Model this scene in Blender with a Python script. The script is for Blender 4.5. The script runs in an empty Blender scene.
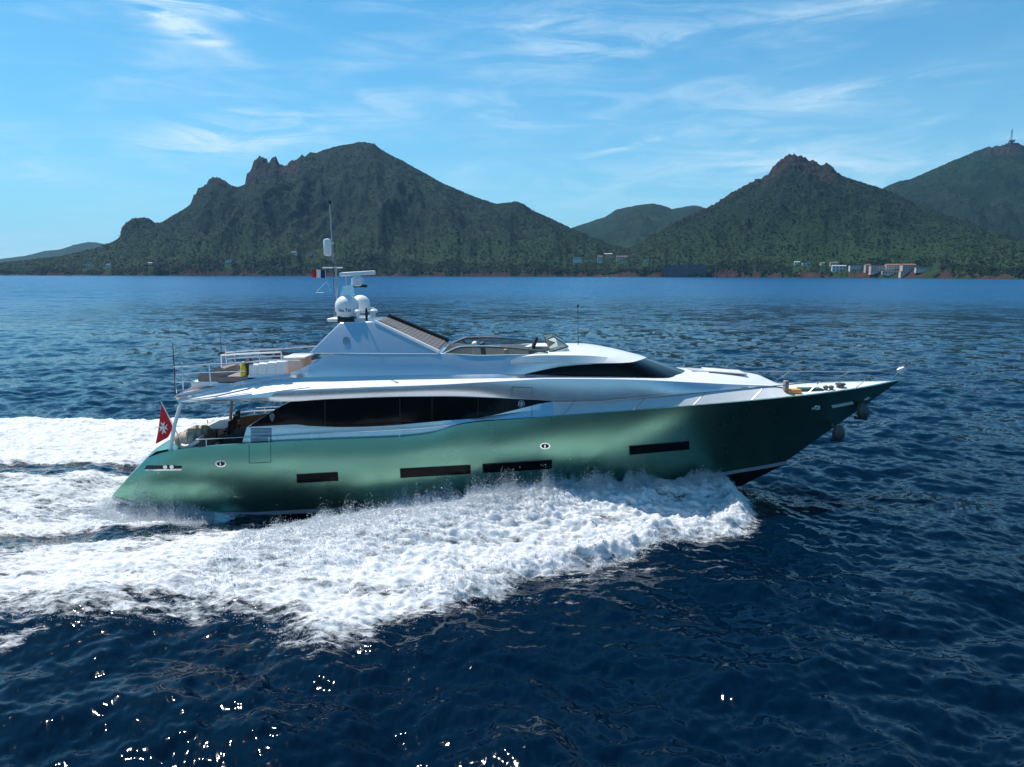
import bpy, bmesh, math, random
import numpy as np
from mathutils import Vector, Matrix, Quaternion
from mathutils.bvhtree import BVHTree

sc = bpy.context.scene
C = sc.collection
R = math.radians
random.seed(7)
rng = np.random.default_rng(11)

# ------------------------------------------------------------------ camera
H = 9.5            # drone height above the sea, metres
F = 710.0          # focal length in pixels of the 1024 px wide frame
PITCH = 8.8
ROLL = 0.0020
cam_d = bpy.data.cameras.new("camera")
cam_d.sensor_width = 36.0
cam_d.lens = 36.0 * F / 1024.0
cam_d.clip_start = 0.5
cam_d.clip_end = 60000
cam = bpy.data.objects.new("camera", cam_d)
C.objects.link(cam)
CAM_R = Matrix.Rotation(R(90 - PITCH), 3, 'X') @ Matrix.Rotation(ROLL, 3, 'Z')
cam.matrix_world = Matrix.Translation((0, 0, H)) @ CAM_R.to_4x4()
sc.camera = cam

# ------------------------------------------------------------------ light
SUN_AZ, SUN_EL = R(-50), R(61)        # azimuth from +Y towards +X
SKY_STRENGTH, SUN_STRENGTH = 0.10, 5.0
world = bpy.data.worlds.new("World")
sc.world = world
world.use_nodes = True
wt = world.node_tree
wt.nodes.clear()


class G:
    """tiny helper for writing node graphs"""
    def __init__(self, tree):
        self.t = tree

    def n(self, typ, **kw):
        nd = self.t.nodes.new(typ)
        for k, v in kw.items():
            setattr(nd, k, v)
        return nd

    def set(self, sock, v):
        if isinstance(v, bpy.types.NodeSocket):
            self.t.links.new(v, sock)
        elif v is not None:
            sock.default_value = v

    def m(self, op, a, b=None, c=None, clamp=False):
        nd = self.n('ShaderNodeMath', operation=op, use_clamp=clamp)
        for i, v in enumerate((a, b, c)):
            if v is not None:
                self.set(nd.inputs[i], v)
        return nd.outputs[0]

    def vm(self, op, a, b=None):
        nd = self.n('ShaderNodeVectorMath', operation=op)
        if op == 'LENGTH':
            self.set(nd.inputs[0], a)
            return nd.outputs['Value']
        self.set(nd.inputs[0], a)
        if b is not None:
            self.set(nd.inputs[1], b)
        return nd.outputs[0]

    def noise(self, vec, scale, detail=4, rough=0.55, dist=0.0):
        nd = self.n('ShaderNodeTexNoise')
        self.set(nd.inputs['Vector'], vec)
        nd.inputs['Scale'].default_value = scale
        nd.inputs['Detail'].default_value = detail
        nd.inputs['Roughness'].default_value = rough
        nd.inputs['Distortion'].default_value = dist
        return nd.outputs['Fac']

    def ramp(self, fac, stops, interp='LINEAR'):
        nd = self.n('ShaderNodeValToRGB')
        cr = nd.color_ramp
        cr.interpolation = interp
        while len(cr.elements) < len(stops):
            cr.elements.new(0.5)
        for e, (p, c) in zip(cr.elements, stops):
            e.position = p
            e.color = c if len(c) == 4 else (*c, 1)
        self.set(nd.inputs[0], fac)
        return nd.outputs[0]

    def step(self, v, a, b):
        nd = self.n('ShaderNodeMapRange', interpolation_type='SMOOTHSTEP')
        self.set(nd.inputs[0], v)
        nd.inputs[1].default_value = a
        nd.inputs[2].default_value = b
        return nd.outputs[0]

    def mix(self, fac, a, b):
        nd = self.n('ShaderNodeMix', data_type='RGBA')
        self.set(nd.inputs[0], fac)
        self.set(nd.inputs[6], a if isinstance(a, bpy.types.NodeSocket) else (*a, 1))
        self.set(nd.inputs[7], b if isinstance(b, bpy.types.NodeSocket) else (*b, 1))
        return nd.outputs[2]


g = G(wt)
sky = g.n('ShaderNodeTexSky', sky_type='NISHITA')
sky.sun_disc = False
sky.sun_elevation = SUN_EL
sky.sun_rotation = SUN_AZ
sky.altitude = 10
sky.air_density = 1.0
sky.dust_density = 0.35
sky.ozone_density = 2.2
tc = g.n('ShaderNodeTexCoord')
dirv = tc.outputs['Generated']
sx = g.n('ShaderNodeSeparateXYZ')
g.set(sx.inputs[0], dirv)
dx, dy, dz = sx.outputs
az = g.m('MULTIPLY', g.m('ARCTAN2', dx, dy), 57.2958)
el = g.m('MULTIPLY', g.m('ARCSINE', dz), 57.2958)
den = g.m('ADD', g.m('MAXIMUM', dz, 0.0), 0.10)
cx = g.n('ShaderNodeCombineXYZ')
g.set(cx.inputs[0], g.m('DIVIDE', dx, den))
g.set(cx.inputs[1], g.m('DIVIDE', dy, den))
plane = cx.outputs[0]
mp = g.n('ShaderNodeMapping')
g.set(mp.inputs[0], plane)
mp.inputs['Rotation'].default_value = (0, 0, R(18))
mp.inputs['Scale'].default_value = (0.55, 1.5, 1)
wisps = g.noise(mp.outputs[0], 1.15, 8, 0.62, 0.6)
veil = g.noise(mp.outputs[0], 0.45, 5, 0.55, 0.3)


def patch(a0, e0, wa, we, ang):
    """soft elliptical region of the sky (degrees), streaks run along ang"""
    ca, sa = math.cos(R(ang)), math.sin(R(ang))
    da, de = g.m('SUBTRACT', az, a0), g.m('SUBTRACT', el, e0)
    p = g.m('ADD', g.m('MULTIPLY', da, ca), g.m('MULTIPLY', de, sa))
    q = g.m('SUBTRACT', g.m('MULTIPLY', de, ca), g.m('MULTIPLY', da, sa))
    s = g.m('ADD', g.m('POWER', g.m('ABSOLUTE', g.m('DIVIDE', p, wa)), 2.0),
            g.m('POWER', g.m('ABSOLUTE', g.m('DIVIDE', q, we)), 2.0))
    return g.m('EXPONENT', g.m('MULTIPLY', s, -1.0))


def add(*xs):
    r = xs[0]
    for x in xs[1:]:
        r = g.m('ADD', r, x)
    return r


def mul(a, b):
    return g.m('MULTIPLY', a, b)


w1 = g.step(wisps, 0.42, 0.78)
w2 = g.step(veil, 0.40, 0.75)
big = add(mul(patch(-24.6, 16.9, 4.2, .75, -21), 1.5), mul(patch(-23.5, 17.9, 4.5, .7, -4), .8), mul(patch(6.6, 17.2, 8.0, 1.7, 3), .55),
          mul(patch(24, 17.9, 7, .7, 4), .5), mul(patch(-21.5, 9.6, 6, 1.3, 12), .95), mul(patch(5.5, 12.4, 10, 1.0, 5), .32),
          mul(patch(9, 9.6, 4.6, .20, 12), .5), mul(patch(20, 11.6, 14, .9, 8), .32), mul(patch(19, 7.4, 12, 1.6, 2), .6), mul(patch(-8, 13, 12, 1.2, 6), .18))
ae = g.n('ShaderNodeCombineXYZ')
g.set(ae.inputs[0], az); g.set(ae.inputs[1], el)
fm_ = g.n('ShaderNodeMapping'); g.set(fm_.inputs[0], ae.outputs[0])
fm_.inputs['Rotation'].default_value = (0, 0, R(-9))
fm_.inputs['Scale'].default_value = (.055, .30, 1)
fibre = g.noise(fm_.outputs[0], 2.1, 10, .60, 1.1)
fm2 = g.n('ShaderNodeMapping'); g.set(fm2.inputs[0], ae.outputs[0])
fm2.inputs['Scale'].default_value = (.045, .16, 1)
broad = g.noise(fm2.outputs[0], 1.6, 4, .55, .5)
cl = add(mul(mul(g.step(fibre, 0.34, 0.68), big), 1.0), mul(mul(g.step(fibre, .40, .75), g.step(broad, .36, .66)), 0.26), mul(g.step(broad, .42, .7), 0.07))
cl = mul(cl, g.step(el, 34, 20))      # the cirrus lies low; overhead it is clear
cl = g.m('MINIMUM', cl, 0.85)
low = mul(g.m('EXPONENT', mul(g.m('MAXIMUM', el, 0.0), -0.105)), 0.80)   # pale air low over the horizon
skyc = g.mix(low, g.vm('MULTIPLY', sky.outputs[0], (.27, 1.0, 1.22)), (4.3, 6.2, 7.4))
skyc = g.mix(cl, skyc, (6.4, 8.2, 9.4))
bg = g.n('ShaderNodeBackground')
g.set(bg.inputs[0], skyc)
bg.inputs[1].default_value = SKY_STRENGTH
wo = g.n('ShaderNodeOutputWorld')
g.set(wo.inputs[0], bg.outputs[0])

sun_d = bpy.data.lights.new("sun", 'SUN')
sun_d.energy = SUN_STRENGTH
sun_d.angle = R(0.53)
sun_d.color = (1.0, 0.95, 0.88)
sun = bpy.data.objects.new("sun", sun_d)
C.objects.link(sun)
to_sun = Vector((math.sin(SUN_AZ) * math.cos(SUN_EL), math.cos(SUN_AZ) * math.cos(SUN_EL), math.sin(SUN_EL)))
sun.rotation_mode = 'QUATERNION'
sun.rotation_quaternion = to_sun.to_track_quat('Z', 'Y')

vs = sc.view_settings
vs.view_transform = 'Standard'
vs.look = 'None'
vs.gamma = 1
vs.exposure = 0.22
sc.cycles.use_denoising = True
sc.cycles.max_bounces = 8
sc.cycles.transparent_max_bounces = 12
sc.cycles.volume_bounces = 0
sc.cycles.sample_clamp_indirect = 3

# ------------------------------------------------------------------ helpers
YC = 31.0          # the yacht's centreline runs along X at this distance


def ray(u, v):
    return CAM_R @ Vector(((u - 512) / F, -(v - 383.5) / F, -1.0))


def at(u, v, Y):
    d = ray(u, v)
    k = Y / d.y
    return Vector((d.x * k, Y, H + d.z * k))


def ground(u, v, z=0.0):
    d = ray(u, v)
    k = (z - H) / d.z
    return Vector((d.x * k, d.y * k, z))


def P(u, v, b):
    """yacht coordinates (origin on the centreline) of a point at half-breadth b on the near side"""
    p = at(u, v, YC - b)
    return Vector((p.x, -b, p.z))


def _hash(xi, yi, seed):
    h = (xi.astype(np.int64) * 374761393 + yi.astype(np.int64) * 668265263 + seed * 974634777) & 0xffffffff
    h = ((h ^ (h >> 13)) * 1274126177) & 0xffffffff
    return (h ^ (h >> 16)) & 0xffffffff


def pn(x, y, seed=0):
    """gradient noise, about -0.7..0.7"""
    x = np.asarray(x, float); y = np.asarray(y, float)
    xi, yi = np.floor(x), np.floor(y)
    fx, fy = x - xi, y - yi
    w = lambda t: t * t * t * (t * (t * 6 - 15) + 10)

    def gd(ox, oy):
        a = _hash(xi + ox, yi + oy, seed) * (2 * np.pi / 4294967296.0)
        return np.cos(a) * (fx - ox) + np.sin(a) * (fy - oy)
    u, v = w(fx), w(fy)
    a = gd(0, 0) * (1 - u) + gd(1, 0) * u
    b = gd(0, 1) * (1 - u) + gd(1, 1) * u
    return a * (1 - v) + b * v


def fbm(x, y, octv=5, gain=.5, seed=0, mode=None):
    s, a, tot = 0, 1.0, 0
    for o in range(octv):
        n = pn(x * 2 ** o + 13.7 * o, y * 2 ** o - 7.3 * o, seed + o)
        if mode == 'ridge':
            n = 1 - 2.2 * np.abs(n)
        elif mode == 'billow':
            n = 2.2 * np.abs(n)
        s = s + a * n
        tot += a
        a *= gain
    return s / tot


def sstep(x, a, b):
    t = np.clip((x - a) / (b - a), 0, 1)
    return t * t * (3 - 2 * t)


def pchip(xs, ys, x):
    """monotone cubic interpolation"""
    xs, ys = np.asarray(xs, float), np.asarray(ys, float)
    h = np.diff(xs); d = np.diff(ys) / h
    mslope = np.zeros_like(ys)
    mslope[0], mslope[-1] = d[0], d[-1]
    for i in range(1, len(xs) - 1):
        if d[i - 1] * d[i] > 0:
            w1_, w2_ = 2 * h[i] + h[i - 1], h[i] + 2 * h[i - 1]
            mslope[i] = (w1_ + w2_) / (w1_ / d[i - 1] + w2_ / d[i])
    x = np.clip(x, xs[0], xs[-1])
    k = np.clip(np.searchsorted(xs, x) - 1, 0, len(xs) - 2)
    t = (x - xs[k]) / h[k]
    return ((2 * t ** 3 - 3 * t ** 2 + 1) * ys[k] + (t ** 3 - 2 * t ** 2 + t) * h[k] * mslope[k]
            + (-2 * t ** 3 + 3 * t ** 2) * ys[k + 1] + (t ** 3 - t ** 2) * h[k] * mslope[k + 1])


def np_mesh(name, verts, faces, mat, parent=None, smooth=True, attrs=None):
    """mesh object from numpy arrays; faces (n,3) or (n,4)"""
    me = bpy.data.meshes.new(name)
    verts = np.ascontiguousarray(verts, np.float32)
    faces = np.ascontiguousarray(faces, np.int32)
    k = faces.shape[1]
    me.vertices.add(len(verts)); me.vertices.foreach_set('co', verts.ravel())
    me.loops.add(faces.size); me.loops.foreach_set('vertex_index', faces.ravel())
    me.polygons.add(len(faces)); me.polygons.foreach_set('loop_start', np.arange(0, faces.size, k, dtype=np.int32))
    me.polygons.foreach_set('use_smooth', np.full(len(faces), smooth))
    for an, av in (attrs or {}).items():
        a = me.attributes.new(an, 'FLOAT', 'POINT')
        a.data.foreach_set('value', np.ascontiguousarray(av, np.float32))
    me.update(calc_edges=True)
    me.materials.append(mat)
    o = bpy.data.objects.new(name, me)
    C.objects.link(o)
    if parent:
        o.parent = parent
    return o


def grid_faces(nr, nc):
    i = np.arange(nr * nc).reshape(nr, nc)
    return np.stack([i[:-1, :-1], i[:-1, 1:], i[1:, 1:], i[1:, :-1]], -1).reshape(-1, 4)


class MB:
    """collects shapes, then links them as ONE mesh object"""
    def __init__(self):
        self.v, self.f = [], []

    def add(self, vs_, fs_):
        o = len(self.v)
        self.v += [Vector(p) for p in vs_]
        self.f += [tuple(i + o for i in f) for f in fs_]
        return self

    def box(self, c, s, rot=None, bev=0.0):
        bm = bmesh.new()
        bmesh.ops.create_cube(bm, size=1)
        bmesh.ops.scale(bm, vec=s, verts=bm.verts)
        if bev:
            bmesh.ops.bevel(bm, geom=bm.edges[:], offset=bev, segments=3, profile=.5, affect='EDGES')
        m_ = Matrix.Translation(c) @ (rot.to_4x4() if rot else Matrix())
        bm.verts.index_update()
        self.add([m_ @ w.co for w in bm.verts], [[w.index for w in f.verts] for f in bm.faces])
        bm.free()
        return self

    def tube(self, pts, r, n=8, caps=True):
        pts = [Vector(p) for p in pts]
        rs = r if isinstance(r, (list, tuple)) else [r] * len(pts)
        rings = []
        for i, p in enumerate(pts):
            d = (pts[min(i + 1, len(pts) - 1)] - pts[max(i - 1, 0)]).normalized()
            a = d.cross(Vector((0, 0, 1)))
            if a.length < 1e-3:
                a = d.cross(Vector((0, 1, 0)))
            a.normalize()
            b_ = d.cross(a)
            rings.append([p + (a * math.cos(2 * math.pi * j / n) + b_ * math.sin(2 * math.pi * j / n)) * rs[i] for j in range(n)])
        vs_ = [q for ring in rings for q in ring]
        fs_ = [(i * n + j, i * n + (j + 1) % n, (i + 1) * n + (j + 1) % n, (i + 1) * n + j)
               for i in range(len(pts) - 1) for j in range(n)]
        if caps:
            fs_ += [tuple(range(n))[::-1], tuple((len(pts) - 1) * n + j for j in range(n))]
        return self.add(vs_, fs_)

    def lathe(self, c, prof, n=24, axis='Z'):
        c = Vector(c)
        vs_, fs_ = [], []
        for r, z in prof:
            for j in range(n):
                a = 2 * math.pi * j / n
                q = Vector((r * math.cos(a), r * math.sin(a), z))
                if axis == 'X':
                    q = Vector((q.z, q.x, q.y))
                if axis == 'Y':
                    q = Vector((q.x, q.z, q.y))
                vs_.append(c + q)
        k = len(prof)
        fs_ = [(i * n + j, i * n + (j + 1) % n, (i + 1) * n + (j + 1) % n, (i + 1) * n + j) for i in range(k - 1) for j in range(n)]
        fs_ += [tuple(range(n))[::-1], tuple((k - 1) * n + j for j in range(n))]
        return self.add(vs_, fs_)

    def prism(self, pa, pb):
        """closed solid between two polygons with the same number of points"""
        n = len(pa)
        self.add(list(pa) + list(pb), [tuple(range(n))[::-1], tuple(range(n, 2 * n))] +
                 [(i, (i + 1) % n, n + (i + 1) % n, n + i) for i in range(n)])
        return self

    def grid(self, rows):
        nr, nc = len(rows), len(rows[0])
        return self.add([p for r_ in rows for p in r_],
                        [(i * nc + j, i * nc + j + 1, (i + 1) * nc + j + 1, (i + 1) * nc + j) for i in range(nr - 1) for j in range(nc - 1)])

    def mirror(self):
        o = len(self.v)
        self.v += [Vector((p.x, -p.y, p.z)) for p in self.v]
        self.f += [tuple(i + o for i in f[::-1]) for f in list(self.f)]
        return self

    def build(self, name, mat, parent=None, angle=35, weld=True):
        bm = bmesh.new()
        vv = [bm.verts.new(p) for p in self.v]
        for f in self.f:
            try:
                bm.faces.new([vv[i] for i in f])
            except ValueError:
                pass
        if weld:
            bmesh.ops.remove_doubles(bm, verts=bm.verts, dist=0.0008)
            bmesh.ops.dissolve_degenerate(bm, edges=bm.edges, dist=0.0005)
        bmesh.ops.recalc_face_normals(bm, faces=bm.faces)
        me = bpy.data.meshes.new(name)
        bm.to_mesh(me)
        bm.free()
        me.polygons.foreach_set('use_smooth', [True] * len(me.polygons))
        me.set_sharp_from_angle(angle=R(angle))
        me.materials.append(mat)
        o = bpy.data.objects.new(name, me)
        C.objects.link(o)
        if parent:
            o.parent = parent
        return o


def build_pair(mb_, name, mt, parent=None, angle=35):
    """the near-side piece and its mirror image on the far side, two objects"""
    near = mb_.build(name, mt, parent, angle)
    far = MB()
    far.v = [Vector((p.x, -p.y, p.z)) for p in mb_.v]
    far.f = [f[::-1] for f in mb_.f]
    far.build(name, mt, parent, angle)
    return near


def tag(o, label=None, cat=None, group=None, kind=None):
    if label: o['label'] = label
    if cat: o['category'] = cat
    if group: o['group'] = group
    if kind: o['kind'] = kind
    return o


def empty(name, loc, label, cat, group=None):
    o = bpy.data.objects.new(name, None)
    C.objects.link(o)
    o.location = loc
    return tag(o, label, cat, group)


def copy_tree(o, parent=None):
    c = o.copy()
    C.objects.link(c)
    c.parent = parent
    for ch in list(o.children):
        copy_tree(ch, c)
    return c


def mat(name, col, rough=.5, metal=0.0, var=.12, vscale=2.0, bump=0.0, bscale=30, coat=0.0, spec=.5, col2=None):
    m = bpy.data.materials.new(name)
    m.use_nodes = True
    t = m.node_tree
    b = t.nodes['Principled BSDF']
    q = G(t)
    co = q.n('ShaderNodeTexCoord').outputs['Object']
    f = q.noise(co, vscale, 5, .6)
    lo = [c * (1 - var) for c in col]
    hi = [min(1, c * (1 + var)) for c in col] if col2 is None else col2
    q.set(b.inputs['Base Color'], q.ramp(f, [(.3, lo), (.7, hi)]))
    q.set(b.inputs['Roughness'], q.m('ADD', q.m('MULTIPLY', q.noise(co, vscale * 3.1, 3), .12), max(.01, rough - .06)))
    b.inputs['Metallic'].default_value = metal
    b.inputs['Coat Weight'].default_value = coat
    b.inputs['Coat Roughness'].default_value = .04
    b.inputs['Specular IOR Level'].default_value = spec
    if bump:
        bn = q.n('ShaderNodeBump')
        bn.inputs['Strength'].default_value = bump
        bn.inputs['Distance'].default_value = .02
        q.set(bn.inputs['Height'], q.noise(co, bscale, 4))
        q.set(b.inputs['Normal'], bn.outputs[0])
    return m


M = {
    'green': mat('green_metallic_paint', (.20, .42, .32), .29, .93, .03, .25, coat=.15),
    'silver': mat('silver_paint', (.64, .68, .71), .24, .76, .03, .5, coat=.4),
    'white': mat('white_gelcoat', (.80, .80, .80), .3, 0, .03, 1.0, coat=.3),
    'offwhite': mat('off_white_vinyl', (.62, .60, .57), .55, 0, .08, 6, .15, 60),
    'glass': mat('black_glass', (.004, .005, .007), .05, 0, .1, 1.0, spec=.13),
    'chrome': mat('polished_steel', (.72, .73, .74), .16, 1.0, .05, 5),
    'steel': mat('shaded_steel', (.34, .35, .36), .30, .8, .05, 5),  # darker copy of the chrome: its shaded side is put into the colour
    'dark': mat('dark_plastic', (.02, .02, .022), .5, 0, .2, 8),
    'teak': mat('teak_planking', (.36, .19, .09), .6, 0, .25, 5, .2, 40),
    'beige': mat('beige_fabric', (.46, .38, .28), .85, 0, .2, 9, .4, 60),
    'taupe': mat('taupe_fabric', (.25, .20, .18), .85, 0, .15, 9, .4, 60),
    'bottom': mat('dark_antifouling', (.012, .012, .016), .35, 0, .2, 2),
    'stripe': mat('pale_boot_stripe', (.45, .50, .56), .22, .4, .04, 1, coat=.3),
    'louvre': mat('brown_grey_louvre', (.16, .135, .12), .55, 0, .15, 3),
    'yellow': mat('yellow_cloth', (.75, .55, .03), .8, 0, .1, 8),
    'orange': mat('orange_teak', (.62, .27, .06), .6, 0, .15, 8),
    'navy': mat('dark_green_vinyl', (.02, .06, .06), .5, 0, .15, 8),
    'red': mat('red_bunting', (.62, .012, .02), .75, 0, .12, 3, .3, 90),
    'blueflag': mat('navy_bunting', (.02, .03, .12), .75, 0, .12, 5),
    'cloth_white': mat('white_bunting', (.8, .8, .8), .75, 0, .05, 5),
    'bluetext': mat('blue_lettering', (.03, .12, .35), .5, 0, .05, 5),
    'anchor': mat('galvanised_steel', (.10, .11, .11), .5, .6, .3, 6),
    'dome': mat('white_radome', (.78, .79, .80), .35, 0, .03, 2),
    'glass_screen': None,
}
gm = bpy.data.materials.new('tinted_screen')
gm.use_nodes = True
gb = gm.node_tree.nodes['Principled BSDF']
gb.inputs['Base Color'].default_value = (.30, .38, .36, 1)
gb.inputs['Roughness'].default_value = .04
gb.inputs['Transmission Weight'].default_value = .85
gb.inputs['IOR'].default_value = 1.15
M['glass_screen'] = gm

# ------------------------------------------------------------------ the sea
def ocean_tile(N, L, kp, hs, wind, spread, seed, kcut=None):
    r = np.random.default_rng(seed)
    k1 = np.fft.fftfreq(N, L / N) * 2 * np.pi
    kx, ky = np.meshgrid(k1, k1)
    k = np.hypot(kx, ky); k[0, 0] = 1
    th = np.arctan2(ky, kx)
    s = k ** -3.6 * np.exp(-1.1 * (kp / k) ** 2) * (np.abs(np.cos((th - wind) / 2)) ** (2 * spread) + .03)
    if kcut:
        s *= np.exp(-(k / kcut) ** 2)
    s[0, 0] = 0
    a = np.sqrt(s) * (r.normal(size=(N, N)) + 1j * r.normal(size=(N, N)))
    h = np.real(np.fft.ifft2(a))
    return h / h.std() * hs / 4


def samp(tile, L, x, y, rot):
    N = tile.shape[0]
    c, s = math.cos(rot), math.sin(rot)
    px = (x * c - y * s) / L * N
    py = (x * s + y * c) / L * N
    i, j = np.floor(px).astype(int), np.floor(py).astype(int)
    fx, fy = px - i, py - j
    i0, j0, i1, j1 = i % N, j % N, (i + 1) % N, (j + 1) % N
    return (tile[j0, i0] * (1 - fx) + tile[j0, i1] * fx) * (1 - fy) + (tile[j1, i0] * (1 - fx) + tile[j1, i1] * fx) * fy


T_big = ocean_tile(512, 210, 2 * np.pi / 9.0, .34, R(250), 3, 3)
T_mid = ocean_tile(512, 61, 2 * np.pi / 2.6, .13, R(265), 2, 5)
T_small = ocean_tile(512, 17, 2 * np.pi / .8, .034, R(240), 1.5, 8)


def waves(x, y, r=None):
    r = np.hypot(x, y) if r is None else r
    dr = r * r / (H * F)          # length of sea one picture row covers
    h = samp(T_big, 210, x, y, 0.3) * np.clip(1.6 - dr / 3.0, 0, 1)
    h = h + samp(T_mid, 61, x, y, 0.0) * np.clip(1.5 - dr / 1.0, 0, 1)
    h = h + samp(T_small, 17, x, y, -.2) * np.clip(1.4 - dr / .25, 0, 1)
    return h + .35 * h * np.abs(h)


# the wake: regions of white water, as outlines on the sea surface
def outline(pts):
    return np.array([ground(u, v).to_2d()[:] for u, v in pts])


def sdf(poly, x, y):
    """signed distance to a closed outline, positive inside"""
    d = np.full(x.shape, 1e9)
    inside = np.zeros(x.shape, bool)
    n = len(poly)
    for i in range(n):
        ax, ay = poly[i]; bx, by = poly[(i + 1) % n]
        ex, ey = bx - ax, by - ay
        t = np.clip(((x - ax) * ex + (y - ay) * ey) / (ex * ex + ey * ey + 1e-9), 0, 1)
        d = np.minimum(d, (x - ax - t * ex) ** 2 + (y - ay - t * ey) ** 2)
        cr = ((ay > y) != (by > y)) & (x < (bx - ax) * (y - ay) / (by - ay + 1e-12) + ax)
        inside ^= cr
    d = np.sqrt(d)
    return np.where(inside, d, -d)


NEAR = outline([(752, 520), (742, 534), (705, 536), (660, 547), (612, 561), (560, 573), (518, 577), (508, 590), (480, 601), (435, 612),
                (398, 622), (370, 640), (332, 654), (304, 648), (275, 626), (239, 618), (171, 614), (102, 622), (40, 622), (0, 621),
                (-200, 640), (-800, 700), (-800, 560), (0, 558), (70, 549), (137, 545), (200, 538), (250, 534), (300, 528), (345, 519), (365, 510), (430, 498),
                (560, 488), (650, 486), (700, 487), (738, 492), (752, 506)])
WASH = outline([(240, 512), (190, 525), (137, 530), (70, 531), (0, 540), (-800, 552), (-800, 488), (0, 479), (60, 477), (137, 471), (170, 473), (230, 490)])
FARB = outline([(430, 432), (300, 422), (240, 419), (120, 420), (0, 423), (-400, 432), (-800, 440), (-800, 468), (0, 464), (60, 464), (137, 462), (230, 462), (330, 468), (480, 470), (560, 462)])
STREAK = outline([(395, 622), (480, 602), (520, 580), (600, 566), (700, 540), (720, 552), (640, 585), (560, 608), (450, 628), (380, 645)])
STREAK2 = outline([(0, 640), (50, 627), (56, 634), (20, 650), (0, 656), (-60, 672), (-80, 650)])


def hull_b(x):
    """half-breadth of the hull at the water"""
    return np.interp(x, [-17, -14, -4, 2, 6, 9.5, 12], [2.9, 3.2, 3.2, 2.8, 2.0, .9, 0])


def wake_height(x, y):
    """smooth rise and fall of the water around the moving hull"""
    yl = np.abs(y - YC)
    dist = yl - hull_b(x)
    front = sstep(x, 10.4, 8.6)
    aft = sstep(x, -13.0, -3.0)
    out = np.interp(x, [-30, -14, -7, 2, 9, 10.5], [8.0, 7.0, 5.0, 1.3, .55, .2])      # crest moves away from the hull
    wid = np.interp(x, [-30, -14, -7, 2, 9, 10.5], [3.5, 3.2, 2.6, 1.6, .8, .4])
    amp = np.interp(x, [-30, -14, -9, -5, 0, 6, 9, 10.4], [.12, .25, .45, .75, 1.0, .80, .66, .1])
    h = amp * np.exp(-((dist - out) / wid) ** 2)
    crest_in = amp * np.exp(-((np.maximum(dist, -.5)) / .8) ** 2) * .25 * aft
    trough = -.40 * np.exp(-((dist - .7) / 1.0) ** 2) * sstep(x, -3, -7) * sstep(x, -22, -16)
    hole = -.45 * np.exp(-((y - YC) / 2.6) ** 2) * np.exp(-((x + 17.5) / 1.6) ** 2)
    stern = .25 * np.exp(-((y - YC) / 2.8) ** 2) * sstep(x, -18, -21) * sstep(x, -34, -26)
    return (h + crest_in) * front + trough + hole + stern


# -- water material
wm = bpy.data.materials.new('sea_water')
wm.use_nodes = True
q = G(wm.node_tree)
wb = wm.node_tree.nodes['Principled BSDF']
geo = q.n('ShaderNodeNewGeometry').outputs['Position']
mpn = q.n('ShaderNodeMapping'); q.set(mpn.inputs[0], geo)
mpn.inputs['Scale'].default_value = (.55, 1.0, 1.0)
mpn.inputs['Rotation'].default_value = (0, 0, R(12))
v1 = mpn.outputs[0]
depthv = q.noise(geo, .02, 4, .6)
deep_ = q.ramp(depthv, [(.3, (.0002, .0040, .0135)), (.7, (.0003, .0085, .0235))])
far_sky_ = q.ramp(q.noise(geo, .004, 4, .6), [(.3, (.0012, .055, .155)), (.7, (.0020, .075, .195))])
q.set(wb.inputs['Base Color'], q.mix(q.step(q.vm('LENGTH', geo), 15, 420), deep_, far_sky_))      # brighter blue with distance: sky reflection off far waves put into the colour
far_ = q.step(q.vm('LENGTH', geo), 45, 420)      # waves too small to model far out become roughness
q.set(wb.inputs['Roughness'], q.m('ADD', .06, q.m('MULTIPLY', far_, .20)))
wb.inputs['IOR'].default_value = 1.333
wb.inputs['Specular IOR Level'].default_value = .30      # the drone's polarising filter takes some of the sheen
def slopes(vec, scale, detail, amp):
    """a pair of random wave slopes, read off a colour noise so they do not fade with distance"""
    nd = q.n('ShaderNodeTexNoise')
    q.set(nd.inputs['Vector'], vec)
    nd.inputs['Scale'].default_value = scale
    nd.inputs['Detail'].default_value = detail
    nd.inputs['Roughness'].default_value = .6
    d = q.vm('SUBTRACT', nd.outputs['Color'], (.5, .5, .5))
    return q.vm('MULTIPLY', d, (amp, amp * 1.5, 0))


sl = q.vm('ADD', slopes(v1, .10, 3, .26), slopes(v1, .55, 4, .50))
sl = q.vm('ADD', sl, slopes(v1, 3.0, 4, .24))
lod = q.m('ADD', 1.0, q.m('MULTIPLY', far_, 1.0))
sl = q.vm('MULTIPLY', sl, lod)
nrm_ = q.vm('NORMALIZE', q.vm('ADD', q.n('ShaderNodeNewGeometry').outputs['Normal'], sl))
q.set(wb.inputs['Normal'], nrm_)

# -- water mesh: rings around the camera's foot, finer where the picture needs it
rr = [2.0]
while rr[-1] < 13000:
    r_ = rr[-1]
    rr.append(r_ + min(max(.09, .55 * r_ * r_ / (H * F)), .06 * r_ + 2))
rr = np.array(rr)
th = np.concatenate([np.linspace(-180, -80, 50, endpoint=False), np.linspace(-80, -46, 130, endpoint=False),
                     np.linspace(-46, 46, 1000, endpoint=False), np.linspace(46, 80, 130, endpoint=False), np.linspace(80, 180, 51)])
TH, RR = np.meshgrid(np.radians(th), rr)
WX, WY = RR * np.sin(TH), RR * np.cos(TH)
WZ = waves(WX, WY, RR)
nearm = (WX > -60) & (WX < 20) & (WY > 8) & (WY < 60)
wh = np.zeros_like(WX)
wh[nearm] = wake_height(WX[nearm], WY[nearm])
wz = WZ * np.where(nearm, 1 - .6 * np.clip(np.abs(wh) * 2, 0, 1), 1) + wh
wv = np.stack([WX, WY, wz], -1).reshape(-1, 3)
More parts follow.
